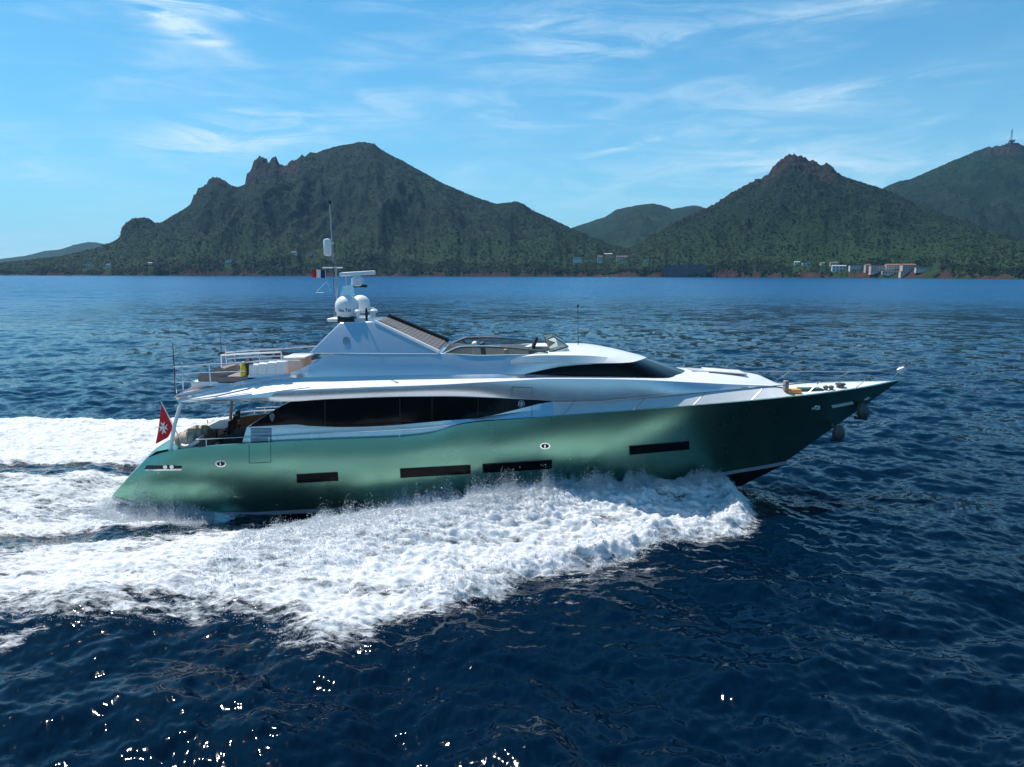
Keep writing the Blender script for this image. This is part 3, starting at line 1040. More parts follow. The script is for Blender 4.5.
# two tiny motor boats off the shore
def little_boat(u, v, label):
    p = ground(u, v)
    e = empty('motor_boat', (p.x, p.y, 0), label, 'boat', 'tiny boats off the far shore')
    mb = MB()
    rows = []
    for zz, wb_, lo_, hi_ in ((-.3, .6, -3.4, 3.4), (.6, 1.2, -3.6, 4.2), (1.2, 1.35, -3.6, 4.6)):
        rows.append([Vector((x_, wb_ * (1 - max(0, (x_ - lo_) / (hi_ - lo_) - .45) ** 2 * 3.3) * s_, zz)) for s_, xs_ in ((-1, np.linspace(lo_, hi_, 9)), (1, np.linspace(hi_, lo_, 9))) for x_ in xs_])
    mb.grid(rows)
    mb.build('hull', M['white'], e)
    MB().prism([(-1.6, -1.0, 1.1), (1.6, -1.0, 1.1), (.8, -.8, 2.5), (-1.3, -.8, 2.5)], [(-1.6, 1.0, 1.1), (1.6, 1.0, 1.1), (.8, .8, 2.5), (-1.3, .8, 2.5)]).build('cabin', M['white'], e)
    MB().box((0, 0, 1.05), (7.0, 2.2, .08)).build('deck', M['offwhite'], e)
    e.rotation_euler.z = .3


little_boat(69, 276.6, 'tiny white motor boat near the left shore')
little_boat(608, 278.6, 'tiny white motor boat below the middle headland')

# ------------------------------------------------------------------ the yacht
yacht = empty('motor_yacht', (0, YC, 0), 'long motor yacht with metallic green hull and silver superstructure speeding right', 'yacht')
N = 90


def line(pts, n=N, smooth=True, t=None):
    a = np.array(pts, float)
    t = np.linspace(0, 1, n) if t is None else t
    u = a[0, 0] + (a[-1, 0] - a[0, 0]) * t
    f = pchip if smooth else (lambda xs, ys, x: np.interp(x, xs, ys))
    v, b = f(a[:, 0], a[:, 1], u), f(a[:, 0], a[:, 2], u)
    return [P(*q_) for q_ in zip(u, v, b)]


def lerp_rows(A, B, k, bulge=None):
    out = []
    for i, (a, b_) in enumerate(zip(A, B)):
        p = a.lerp(b_, k)
        if bulge is not None:
            p.y -= bulge[i] * 4 * k * (1 - k)
        out.append(p)
    return out


def offset(A, dy=0, dz=0):
    return [Vector((p.x, p.y + dy, p.z + dz)) for p in A]


def ruled(A, n=9, camber=0.0):
    """rows from a near-side line across to its mirror"""
    rows = []
    for k in range(n):
        s = k / (n - 1)
        rows.append([Vector((p.x, p.y * (1 - 2 * s), p.z + camber * 4 * s * (1 - s) * min(1, abs(p.y)))) for p in A])
    return rows


# hull --------------------------------------------------------------
S_L = [(147, 458, 2.95), (160, 453.5, 3.15), (175, 450, 3.3), (198, 447.5, 3.4), (241, 444, 3.45), (300, 440.7, 3.5), (350, 438.9, 3.5), (400, 437, 3.5), (430, 433.5, 3.5),
       (445, 429, 3.5), (460, 424.5, 3.5), (480, 421.8, 3.5), (520, 419, 3.48), (560, 416, 3.42), (630, 411, 3.22), (700, 405, 2.85), (760, 400, 2.35), (830, 392.6, 1.5), (870, 386.4, .8), (890, 382.3, .28), (901, 379.8, .02)]
C_L = [(112, 496, 2.9), (150, 506, 3.08), (190, 512, 3.2), (240, 512, 3.25), (300, 509.5, 3.25), (350, 507, 3.25), (420, 503, 3.2), (500, 497, 3.05), (580, 490, 2.75), (650, 482.5, 2.1), (700, 475.8, 1.35),
       (740, 469, .70), (770, 464, .28), (787, 460.5, .02)]
tt = np.linspace(0, 1, 140)
S, Cn = line(S_L, t=tt), line(C_L, t=tt)
bulge = np.interp(tt, [0, .1, .5, .66, .8, .9, 1], [.08, .16, .16, .0, -.30, -.26, 0])
hull = MB()
hull_rows = [lerp_rows(S, Cn, k, bulge) for k in np.linspace(0, 1, 15)]
hull.grid(hull_rows)
hull.mirror()
# gunwale cap and transom
S_in = [Vector((p.x, min(0, p.y + .16), p.z + .01)) for p in S]
cap = MB().grid([S, S_in]).mirror()
hull.add(cap.v, cap.f)
tr_rows = []
edge = [r_[0] for r_ in hull_rows]
for s in np.linspace(0, 1, 17):
    tr_rows.append([Vector((p.x - .55 * 4 * s * (1 - s), p.y * (1 - 2 * s), p.z)) for p in edge])
hull.grid(tr_rows)
# rolled top of the transom, sloping forward to the cockpit seat
tt_rows = []
for s in np.linspace(0, 1, 17):
    c_ = 4 * s * (1 - s)
    a = edge[0]
    tt_rows.append([Vector((a.x - .55 * c_, a.y * (1 - 2 * s), a.z)), Vector((a.x + .45 - .5 * c_, a.y * (1 - 2 * s) * 1.03, a.z + .30)),
                    Vector((a.x + 1.05 - .5 * c_, a.y * (1 - 2 * s) * 1.05, a.z + .42)), Vector((a.x + 1.3 - .5 * c_, a.y * (1 - 2 * s) * 1.05, a.z + .36)), Vector((a.x + 1.36 - .5 * c_, a.y * (1 - 2 * s) * 1.05, a.z - .6))])
hull.grid(tt_rows)
hull_o = hull.build('hull', M['green'], yacht, 30)
stripe_low = [Vector((p.x, p.y + .03, p.z - .17)) for p in Cn]
st = MB().grid([offset(Cn, -.02, -.004), offset(stripe_low, -.02)])
build_pair(st, 'boot_stripe', M['stripe'], hull_o)
keel = [Vector((p.x if i < 130 else p.x, 0, min(p.z - .2, -.75 + 1.9 * max(0, (tt[i] - .68) / .32) ** 1.6))) for i, p in enumerate(Cn)]
stem_end = P(739, 487, 0)
for i in range(len(keel)):
    if tt[i] > .6:
        k = (tt[i] - .6) / .4
        z_lin = np.interp(keel[i].x, [keel[84].x, stem_end.x, Cn[-1].x], [-.75, stem_end.z, Cn[-1].z - .15])
        keel[i].z = float(z_lin)
bot = MB().grid([stripe_low, lerp_rows(stripe_low, keel, .5), keel]).mirror()
trn = [[Vector((p.x - .02 - .4 * 4 * s * (1 - s), p.y * (1 - 2 * s), p.z)) for p in (stripe_low[0], keel[0])] for s in np.linspace(0, 1, 9)]
bot.grid(trn)
bot.build('hull_bottom', M['bottom'], yacht, 40)

# decks: bulwark inside, side decks, foredeck
low = [Vector((p.x, min(0, p.y), p.z - .05 - .62 * float(1 - sstep(np.array(p.x), S[0].x + 11.6, S[0].x + 13.0)))) for p in S_in]
kc = next(i for i, p in enumerate(low) if p.x > S[0].x + 5.3)
MB().grid([offset(S_in, .0, -.012)[kc:], offset(low, .02)[kc:]]).mirror().grid(ruled(low[kc:], 13, .10)).build('deck', M['white'], yacht, 40)
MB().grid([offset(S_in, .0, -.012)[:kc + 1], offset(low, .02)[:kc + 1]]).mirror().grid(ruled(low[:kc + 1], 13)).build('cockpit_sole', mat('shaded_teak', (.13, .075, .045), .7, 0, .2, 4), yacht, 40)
# dark side mooring notch at the quarter
BVH_CACHE = {}


def yb(o):
    if o.name not in BVH_CACHE:
        BVH_CACHE[o.name] = bvh_of(o)
    return BVH_CACHE[o.name]


O_LOC = Vector((0, -YC, H))


def on(o, u, v, off=.015):
    """where the sight line meets a yacht surface, lifted off it a little"""
    d = ray(u, v).normalized()
    h_ = yb(o).ray_cast(O_LOC, d)
    if h_[0] is None:
        return None
    nrm = h_[1] if h_[1].dot(d) < 0 else -h_[1]
    return h_[0] + nrm * off


def panel(o, top, bot_, name, mt, parent, n=40, m=5, off=.015, mirror=True, thick=.02):
    """a plate that follows surface o between two outlines"""
    A, B = np.array(top, float), np.array(bot_, float)
    t = np.linspace(0, 1, n)

    def res(a):
        s = np.concatenate([[0], np.cumsum(np.hypot(*np.diff(a, axis=0).T))]); s /= s[-1]
        return np.stack([np.interp(t, s, a[:, 0]), np.interp(t, s, a[:, 1])], 1)
    A, B = res(A), res(B)
    rows = []
    for k in np.linspace(0, 1, m):
        row = []
        for i in range(n):
            uv = A[i] * (1 - k) + B[i] * k
            p_ = on(o, uv[0], uv[1], off)
            row.append(p_)
        for i in range(n):
            if row[i] is None:
                js = [j for j in range(n) if row[j] is not None]
                row[i] = row[min(js, key=lambda j: abs(j - i))].copy() if js else None
        if row[0] is not None:
            rows.append(row)
    mb_ = MB().grid(rows)
    # turned-in rim gives the plate its thickness
    rim = rows[0] + [r_[-1] for r_ in rows[1:]] + rows[-1][::-1][1:] + [r_[0] for r_ in rows[::-1][1:-1]]
    rim_in = [p_ + Vector((0, thick + off, 0)) for p_ in rim]
    mb_.grid([rim + [rim[0]], rim_in + [rim_in[0]]])
    return build_pair(mb_, name, mt, parent, 40) if mirror else mb_.build(name, mt, parent, 40)


for cs in (((297, 474.6), (337.3, 472.4), (338, 480.2), (297.6, 482.6)), ((400.5, 469), (470, 465.2), (470.2, 473.2), (401, 477.4)),
           ((483, 464.3), (551.5, 460.2), (551.6, 468.2), (483.2, 472.6)), ((629.5, 446.4), (688.5, 441.4), (689, 448.8), (630, 454.4))):
    a, b_, c_, d_ = cs
    fr = panel(hull_o, [(a[0] - .6, a[1] - .6), (b_[0] + .6, b_[1] - .6)], [(d_[0] - .6, d_[1] + .6), (c_[0] + .6, c_[1] + .6)], 'hull_window', M['dark'], yacht, 12, 3, .012)
    panel(hull_o, [a, b_], [d_, c_], 'pane', M['glass'], fr, 12, 3, .03)


def disc(o, u, v, ru, rv, name, mt, parent, off=.02, n=20, mirror=True):
    mb_ = MB()
    c0 = on(o, u, v, off)
    ring_ = [on(o, u + ru * math.cos(2 * math.pi * k / n), v + rv * math.sin(2 * math.pi * k / n), off) or c0 for k in range(n)]
    ri = [p_ + Vector((0, off + .02, 0)) for p_ in ring_]
    mb_.add([c0] + ring_ + ri, [(0, k + 1, (k + 1) % n + 1) for k in range(n)] + [(k + 1, k + 1 + n, (k + 1) % n + 1 + n, (k + 1) % n + 1) for k in range(n)])
    return build_pair(mb_, name, mt, parent, 50) if mirror else mb_.build(name, mt, parent, 50)


for u, v, s_ in ((221, 463.6, 1), (545, 445.8, .95)):
    r_ = disc(hull_o, u, v, 5.6 * s_, 3.5 * s_, 'fairlead', M['chrome'], yacht)
    disc(hull_o, u, v, 4.0 * s_, 2.2 * s_, 'opening', M['dark'], r_, .035)
    disc(hull_o, u - .2, v, .7 * s_, 1.9 * s_, 'roller', M['chrome'], r_, .05, 10)
# quarter notch with its chrome cleats
nt = panel(hull_o, [(146.5, 465.2), (182, 465.8)], [(144.5, 469.6), (181, 469.2)], 'mooring_recess', M['dark'], yacht, 14, 3, .012)
panel(hull_o, [(146, 469.2), (183, 468.4)], [(146, 470.6), (181.5, 470.4)], 'rubbing_strake', M['chrome'], nt, 14, 3, .05)
for u in (166, 172.5):
    disc(hull_o, u, 466.6, 2.1, 2.0, 'cleat', M['chrome'], nt, .06, 10)
# boarding door in the topsides: fine seams
seam = MB()
for a, b_ in (((249, 444.8), (249.3, 463.2)), ((249.3, 463.2), (271, 462)), ((271, 462), (270.6, 443.6))):
    pp = [on(hull_o, a[0] + (b_[0] - a[0]) * k, a[1] + (b_[1] - a[1]) * k, .004) for k in np.linspace(0, 1, 8)]
    seam.tube([p_ for p_ in pp if p_], .011, 5)
build_pair(seam, 'door_seam', M['dark'], yacht)
# bow lights and marks
panel(hull_o, [(831.5, 405.2), (852.5, 401.4)], [(832, 407.6), (853, 403.8)], 'docking_light', M['white'], yacht, 10, 3, .03)
mk = MB()


def stroke(pts, w=.018, o=hull_o):
    pp = [on(o, u, v, .012) for u, v in pts]
    mk.tube([p_ for p_ in pp if p_], w, 5)


stroke([(811.8, 408.6), (814.2, 408.3)]); stroke([(813, 407.3), (813, 409.6)])
stroke([(816 + 1.3 * math.cos(a), 407.6 + 1.7 * math.sin(a)) for a in np.linspace(0, 6.28, 13)], .03)
stroke([(818.6 + .9 * math.cos(a), 406.7 + .8 * math.sin(a)) for a in np.linspace(0, 6.28, 11)], .025)
stroke([(818.6 + .9 * math.cos(a), 408.4 + .8 * math.sin(a)) for a in np.linspace(0, 6.28, 11)], .025)
stroke([(864.4, 399.9), (866.2, 398.9)], .03); stroke([(867.5 + .8 * math.cos(a), 398.4 + .8 * math.sin(a)) for a in np.linspace(0, 6.28, 9)], .025); stroke([(869, 398), (869.6, 397.4)], .02)
build_pair(mk, 'bow_mark', M['white'], yacht)

# main deck cabin ---------------------------------------------------
W0 = [(290, 400.4, 2.95), (330, 398.8, 3.0), (400, 396.3, 3.02), (450, 396, 3.02), (500, 397.5, 3.0), (553, 401, 2.95), (590, 402, 2.9), (640, 398.5, 2.7), (700, 393, 2.2), (740, 389, 1.65), (772, 386.3, 1.0), (795, 390.4, .8)]
Wm = [(247, 427, 2.85), (300, 426.8, 2.9), (340, 427.3, 2.92), (400, 424.8, 2.93), (440, 421, 2.98), (480, 417, 3.05), (520, 412, 3.08), (553, 408, 3.08), (590, 407.5, 3.0), (640, 403.5, 2.85), (700, 398, 2.42), (740, 394.5, 1.95), (772, 392, 1.5), (795, 393.8, 1.35)]
W1 = [(241, 447, 2.98), (292, 446, 3.02), (330, 445, 3.03), (400, 442, 3.03), (430, 437.5, 3.05), (450, 429, 3.1), (480, 423, 3.3), (520, 420, 3.36), (553, 417.6, 3.34), (590, 415, 3.24), (640, 410.8, 3.04), (700, 405.6, 2.66), (740, 402.4, 2.3), (772, 399.4, 2.0), (795, 397.2, 1.83)]
cut = lambda L: [p_ for p_ in L if p_[0] <= 560]
w0, wmid, w1_ = line(cut(W0)), line(cut(Wm)), line(cut(W1))
fwd = lambda L: line([p_ for p_ in L if p_[0] >= 550])
build_pair(MB().grid([fwd(W0), fwd(Wm), fwd(W1)]), 'side_deck', mat('grey_side_deck', (.56, .58, .60), .5, 0, .04, 2), yacht, 60)
cab = MB().grid([w0, wmid, lerp_rows(wmid, w1_, .35, [.03] * N), w1_])
cab_o = build_pair(cab, 'cabin_side', M['silver'], yacht, 28)
aft_edge = [w0[0], wmid[0], lerp_rows(wmid, w1_, .35)[0], w1_[0]]
dx0, dz1 = w0[0].x + .03, w0[0].z
sd = MB().box((dx0 + .03, 0, dz1 - 1.25), (.05, 5.5, 2.5)).build('saloon_door', M['glass'], yacht)
for y_ in (-1.35, 0, 1.35):
    MB().box((dx0 - .02, y_, dz1 - 1.25), (.06, .07, 2.4)).build('door_frame', M['steel'], sd)
win_top = [(247.4, 426.6), (262, 417.6), (280, 406.8), (292, 400.9), (330, 399.2), (400, 396.8), (450, 396.5), (500, 398), (530, 399.7), (552, 401.4)]
win_bot = [(247.4, 426.9), (270, 425.6), (296, 424.2), (310, 425.8), (340, 427), (370, 426.6), (400, 424.6), (430, 421.8), (480, 418), (500, 413.6), (520, 408.6), (540, 403.6), (552, 401.7)]
glass_o = panel(cab_o, win_top, win_bot, 'saloon_window', M['glass'], yacht, 70, 7, .02)
for u_, v0_, v1_ in ((325, 400.6, 426), (400, 398.4, 423.6), (432, 398.2, 420.8), (478, 398.6, 417.4)):
    pp = [on(glass_o, u_, v0_ + (v1_ - v0_) * k, .004) for k in np.linspace(0, 1, 8)]
    build_pair(MB().tube([p_ for p_ in pp if p_], .012, 5), 'mullion', M['dark'], glass_o)
# crest and trident badges
MB_ = MB()


def badge(o, u, v, r, name, mt, parent):
    mb_ = MB()
    k_ = [on(o, u + r * math.cos(a), v + r * 1.15 * math.sin(a), .02) for a in np.linspace(0, 2 * math.pi, 22)]
    mb_.tube([p_ for p_ in k_ if p_], .011, 5)
    for dx_ in (-.45, 0, .45):
        pp = [on(o, u + dx_ * r, v + r * y_, .02) for y_ in ((-.65 if dx_ else -.8), .1)]
        if all(pp): mb_.tube(pp, .013, 5)
    pp = [on(o, u + .45 * r * math.cos(a), v + .1 * r + .4 * r * math.sin(a), .02) for a in np.linspace(0, math.pi, 9)]
    if all(pp): mb_.tube(pp, .013, 5)
    pp = [on(o, u, v + r * y_, .02) for y_ in (.1, .85)]
    if all(pp): mb_.tube(pp, .013, 5)
    return build_pair(mb_, name, mt, parent)


badge(glass_o, 521.3, 404, 3.0, 'badge', M['silver'], yacht)
cr_pts = [(272, 412.6), (274.8, 414.6), (274.2, 419), (272.3, 421.6), (270.2, 419), (269.4, 414.8)]
cmb = MB()
cp = [on(glass_o, u, v, .015) for u, v in cr_pts]
cmb.add([p_ for p_ in cp], [tuple(range(len(cp)))]); cmb.prism(cp, [p_ + Vector((0, .03, 0)) for p_ in cp])
build_pair(cmb, 'crest', mat('dim_crest', (.10, .13, .15), .5), yacht)
# louvred side gate at the foot of the stairs
lv = MB()
for k in range(10):
    v_ = 428.6 + k * 1.35
    pp = [on(cab_o, u, v_, .02) for u in np.linspace(251, 271.5, 6)]
    if all(pp): lv.tube(pp, .018, 5)
build_pair(lv, 'louvred_gate', mat('grey_louvre_gate', (.10, .14, .20), .35, .5), yacht)

# upper deck edge (fascia and ledge) ------------------------------------
F0 = [(178, 402.5, 2.55), (200, 401.7, 3.0), (237, 400.9, 3.15), (285, 401.6, 3.15), (330, 398.9, 3.15), (400, 396.4, 3.15), (450, 396, 3.13), (500, 397.5, 3.1), (553, 400.9, 3.0), (590, 401.8, 2.93), (640, 398.3, 2.73), (700, 392.8, 2.23), (740, 388.8, 1.68), (774, 386.2, 1.02), (795, 390.3, .82)]
F1 = [(178, 401, 2.6), (200, 399.3, 3.05), (237, 396, 3.2), (254, 394.3, 3.2), (287, 390.5, 3.2), (360, 387.3, 3.2), (440, 384.5, 3.2), (480, 382.3, 3.18), (513, 380.6, 3.1), (549, 378.8, 2.98), (600, 379, 2.85), (640, 379.8, 2.68), (690, 382.2, 2.15), (740, 384.6, 1.55), (774, 385.8, 1.0), (795, 390.1, .78)]
F2 = [(178, 400, 2.45), (200, 395.7, 2.68), (252, 386, 2.68), (287, 382, 2.66), (320, 381.5, 2.66), (387, 380.2, 2.66), (440, 379.2, 2.66), (480, 378.6, 2.72), (513, 378.2, 2.7), (549, 377.2, 2.66), (600, 377.2, 2.55), (640, 377.9, 2.42), (690, 380.4, 1.9), (740, 383.4, 1.3), (774, 385.1, .75), (795, 389.8, .55)]
f0, f1, f2 = line(F0), line(F1), line(F2)
fas = MB().grid([f0, lerp_rows(f0, f1, .5, [.05] * N), f1]).mirror()
fas.grid(ruled([Vector((p.x, p.y, p.z + .004)) for p in f0[:48]], 7))
fas_o = fas.build('upper_deck_fascia', M['silver'], yacht, 28)
led = build_pair(MB().grid([f1, f2, offset(f2, .06, .012)]), 'side_ledge', M['white'], yacht, 28)
# coachroof and foredeck trunk, forward of the pilothouse
K1 = [(549, 377.2, 2.66), (600, 377.2, 2.55), (640, 377.9, 2.42), (690, 380.4, 1.9), (740, 383.4, 1.3), (774, 385.1, .75), (795, 389.8, .55)]
K2 = [(549, 376.9, 1.7), (640, 376.6, 1.6), (690, 374.8, 1.2), (740, 378.0, .85), (774, 382.8, .5), (794, 389.2, .3)]
K3 = [(549, 376.4, 0), (640, 374.5, 0), (688, 370.4, 0), (700, 369.3, 0), (730, 371, 0), (755, 374, 0), (770, 380, 0), (780, 384.6, 0), (793, 389.3, 0)]
k1, k2, k3 = line(K1), line(K2), line(K3)
cr_ = MB().grid([k1, k2, k3]).mirror()
nose = [k1[-1], k2[-1], k3[-1]]
base_n = [Vector((p.x + .35, p.y * 1.05, p.z - .45)) for p in nose]
cr_.add(nose + base_n, [(0, 1, 4, 3), (1, 2, 5, 4)])
nm = [Vector((p.x, -p.y, p.z)) for p in nose]; bm_ = [Vector((p.x, -p.y, p.z)) for p in base_n]
cr_.add(nm + bm_, [(0, 3, 4, 1), (1, 4, 5, 2)])
coach = cr_.build('coachroof', M['white'], yacht, 28)

# flybridge coaming -------------------------------------------------------
U1 = [(175, 397.5, 2.50), (200, 393.6, 2.66), (252, 384, 2.64), (287, 379, 2.60), (387, 375.6, 2.58), (440, 375, 2.58), (500, 374.8, 2.6), (525, 374.6, 2.43), (562, 374.6, 2.3), (608, 374.5, 2.2)]
U2 = [(173, 398, 2.5), (180, 393.6, 2.60), (195, 390.5, 2.68), (230, 384, 2.66), (254, 378.6, 2.62), (288, 374, 2.55), (310, 364, 2.36), (330, 354.6, 2.26), (350, 353.5, 2.22), (440, 353.7, 2.20), (480, 355.6, 2.20), (512, 355, 2.2), (545, 355, 2.2), (566, 358.5, 2.25), (608, 362.5, 2.2)]
u0 = line([p_ for p_ in F2 if p_[0] <= 549] + [(600, 377.2, 2.54)])
u1_, u2_ = line(U1), line(U2)
u1b = [Vector((p.x, p.y + .03, p.z + .02)) for p in u1_]
coam = MB().grid([u0, u1_]).grid([u1_, u1b]).grid([u1b, lerp_rows(u1b, u2_, .5, [.06] * N), u2_]).mirror()
coam_o = coam.build('flybridge_coaming', M['silver'], yacht, 24)
ci = [Vector((p.x + .02, p.y + .14, p.z + .01)) for p in u2_]
cdn = [Vector((p.x, p.y + .05, min(p.z - .02, 4.92))) for p in ci]
build_pair(MB().grid([u2_, ci]), 'coaming_cap', M['white'], coam_o, 40)
build_pair(MB().grid([ci, cdn]), 'inner_coaming', M['offwhite'], yacht, 40)
MB().grid(ruled(cdn, 9)).build('flybridge_deck', M['teak'], yacht, 40)
aft_end = [u0[0], u1_[0], u2_[0]]
MB().grid([[Vector((p.x - .35 * 4 * s * (1 - s), p.y * (1 - 2 * s), p.z)) for p in aft_end + [cdn[0]]] for s in np.linspace(0, 1, 13)]).build('overhang_nose', M['white'], yacht, 40)

# pilothouse -------------------------------------------------------------
gt = [(525, 374.0, 2.44), (545, 369.8, 2.43), (560, 367, 2.42), (580, 365, 2.40), (600, 363.6, 2.38), (618, 362.9, 2.32), (630, 362.3, 2.15), (638, 360.6, 1.6), (643, 358.9, .9), (646, 357.6, 0)]
gbm = [(525, 374.5, 2.5), (548, 375.0, 2.5), (572, 375.4, 2.5), (600, 376.2, 2.48), (628, 376.9, 2.43), (650, 377.3, 2.33), (667, 377.0, 1.95), (677, 375.4, 1.3), (683, 373.3, .7), (687, 371.2, 0)]


def chain(pts, n=64):
    pp = np.array([P(*p_)[:] for p_ in pts])
    s = np.concatenate([[0], np.cumsum(np.linalg.norm(np.diff(pp, axis=0), axis=1))]); s /= s[-1]
    t = np.linspace(0, 1, n)
    return [Vector((float(pchip(s, pp[:, 0], x)), float(pchip(s, pp[:, 1], x)), float(pchip(s, pp[:, 2], x)))) for x in t]


ct, cb = chain(gt), chain(gbm)
MB().grid([ct, lerp_rows(ct, cb, .5, [.04] * 64), cb]).mirror().build('pilothouse_window', M['glass'], yacht, 50)
R0 = [(511, 361.5, 2.50), (525, 362.3, 2.55), (560, 362.6, 2.52), (600, 363.2, 2.45), (622, 362.9, 2.30), (632, 362.6, 2.1)]
R1 = [(512, 359.8, 2.48), (520, 357, 2.50), (545, 355.2, 2.45), (580, 355.4, 2.36), (610, 357.4, 2.2), (637, 361.2, 1.75)]
R2 = [(514, 359, 2.40), (530, 354.6, 2.25), (552, 352.3, 2.0), (585, 351.4, 1.75), (615, 354.2, 1.5), (642, 359.4, 1.1)]
R3 = [(545, 352.2, 1.2), (560, 347.8, 1.1), (585, 347.8, 1.0), (615, 351.5, .85), (645, 358.2, .55)]
R4 = [(556, 347.5, 0), (569, 344.2, 0), (585, 345.2, 0), (600, 346.8, 0), (615, 349.2, 0), (630, 352.4, 0), (640, 355, 0), (647, 357.4, 0)]
rl = [line(x, 60) for x in (R0, R1, R2, R3, R4)]
roof = MB().grid(rl).mirror()
und = [Vector((p.x, p.y + .25, p.z + .01)) for p in rl[0]]
roof.grid([rl[0], und])
roof_o = roof.build('pilothouse_roof', M['white'], yacht, 40)

# radar arch ----------------------------------------------------------------
n_face = [P(308, 353.8, 2.26), P(340, 322.2, 1.6), P(372, 321.2, 1.6), P(442, 354.4, 2.24)]
f_face = [Vector((p.x, -p.y, p.z)) for p in n_face]
bm2 = bmesh.new()
vv = [bm2.verts.new(p) for p in n_face + f_face]
for f in ((0, 1, 2, 3), (7, 6, 5, 4), (1, 5, 6, 2), (0, 4, 5, 1), (2, 6, 7, 3), (0, 3, 7, 4)):
    bm2.faces.new([vv[i] for i in f])
bmesh.ops.recalc_face_normals(bm2, faces=bm2.faces)
bmesh.ops.bevel(bm2, geom=bm2.edges[:], offset=.07, segments=3, profile=.5, affect='EDGES')
me = bpy.data.meshes.new('radar_arch'); bm2.to_mesh(me); bm2.free()
me.polygons.foreach_set('use_smooth', [True] * len(me.polygons)); me.set_sharp_from_angle(angle=R(40))
me.materials.append(M['silver'])
arch_o = bpy.data.objects.new('radar_arch', me); C.objects.link(arch_o); arch_o.parent = yacht
badge(arch_o, 346.6, 341.2, 3.4, 'badge', mat('badge_grey', (.10, .13, .17), .4), arch_o)
# louvred sun roof on the front slope
a, b_ = n_face[2], n_face[3]
nrm = Vector((b_.z - a.z, 0, -(b_.x - a.x))).normalized()
nrm = nrm if nrm.z > 0 else -nrm
slp = MB()
fr_ = MB()
for k in range(16):
    t0 = .06 + .86 * k / 16
    c_ = a.lerp(b_, t0 + .027)
    w_ = (abs(c_.y) - .30)
    slp.box((c_.x + nrm.x * .05, 0, c_.z + nrm.z * .05), (.15, 2 * w_, .02), Matrix.Rotation(math.atan2(-(b_.z - a.z), b_.x - a.x) + .06, 3, 'Y'))
lo_ = slp.build('sunroof_louvre', M['louvre'], arch_o)
c0, c1 = a.lerp(b_, .03), a.lerp(b_, .95)
bp = [Vector((c0.x, c0.y + .24, c0.z)) + nrm * .02, Vector((c1.x, c1.y + .24, c1.z)) + nrm * .02]
MB().add([bp[0], bp[1], Vector((bp[1].x, -bp[1].y, bp[1].z)), Vector((bp[0].x, -bp[0].y, bp[0].z))], [(0, 1, 2, 3)]).build('sunroof_panel', M['louvre'], arch_o)
MB().tube([Vector((c0.x, -c0.y - .2, c0.z)) + nrm * .12, Vector((c1.x, -c1.y - .2, c1.z)) + nrm * .12], .10, 8).build('sunroof_track', M['dark'], arch_o)
build_pair(MB().tube([c0 + nrm * .04 + Vector((0, .05, 0)), c1 + nrm * .04 + Vector((0, .05, 0))], .07, 8), 'arch_rail', M['white'], arch_o)

# things on the arch -----------------------------------------------------------
top_z = n_face[1].z
bx = P(347, 321, 1.2)
MB().box((P(352, 320, .0).x, 0, top_z + .06), (1.55, 2.5, .14), bev=.04).build('mast_platform', M['white'], arch_o)


def radome(u, v, r, b, name):
    c = P(u, v, b)
    prof = [(r * .55, -r * .95), (r * .80, -r * .90), (r * .86, -r * .6), (r * .97, -r * .45), (r, -r * .1)]
    prof += [(r * math.cos(x), r * .95 * math.sin(x)) for x in np.linspace(0, 1.5, 10)]
    return c, MB().lathe(c, prof, 32).build(name, M['dome'], arch_o, 30)


c, dome_o = radome(347, 306, .49, 1.0, 'satellite_dome')
c2, _d = radome(360.5, 304, .42, -.7, 'satellite_dome')
MB().box((c.x, c.y, (c.z - .46 + top_z) / 2), (.7, .7, max(.1, c.z - .46 - top_z + .1)), bev=.05).build('dome_base', M['dark'], arch_o)
# maker's lettering wrapped round the near dome
fc_ = bpy.data.curves.new('lettering', 'FONT')
fc_.body = 'Sea Tel'; fc_.size = .18; fc_.align_x = 'CENTER'; fc_.align_y = 'CENTER'; fc_.offset = .004
tmp = bpy.data.objects.new('lettering_tmp', fc_); C.objects.link(tmp)
bpy.context.view_layer.update()
tme = bpy.data.meshes.new_from_object(tmp.evaluated_get(bpy.context.evaluated_depsgraph_get()))
bpy.data.objects.remove(tmp)
for w in tme.vertices:
    x, y = w.co.x, w.co.y
    a = x / .49 - math.pi / 2
    w.co = c + Vector((.497 * math.cos(a), .497 * math.sin(a), y - .16))
tme.materials.append(M['bluetext'])
lt = bpy.data.objects.new('lettering', tme); C.objects.link(lt); lt.parent = dome_o
# radar pedestal and open array scanner
p_ = P(347, 291, .35)
MB().prism([P(340, 296, .6), P(343, 286, .55), P(353, 284.6, .55), P(355, 296, .6)], [P(340, 296, .1), P(343, 286, .15), P(353, 284.6, .15), P(355, 296, .1)]).build('scanner_pylon', M['silver'], arch_o)
g_ = P(357.5, 281.5, .3)
gear = MB().lathe(g_, [(.20, -.20), (.26, -.16), (.26, .12), (.14, .2), (.10, .28)], 20).build('scanner_gearbox', M['dome'], arch_o)
MB().box((P(360, 286, .3).x, -.3, P(360, 286, .3).z), (.6, .3, .12), bev=.03).build('bracket', M['dark'], gear)
s0, s1 = P(339.5, 274.6, .55), P(375.5, 272.4, .15)
mid = (s0 + s1) / 2
rot = (s1 - s0).to_track_quat('X', 'Z').to_matrix()
MB().box(mid, ((s1 - s0).length, .18, .17), rot, .05).build('radar_scanner', M['dome'], arch_o, 40)
MB().tube([P(346, 286, .4), P(346, 277, .4)], .012, 5).build('whip_antenna', M['dome'], arch_o)
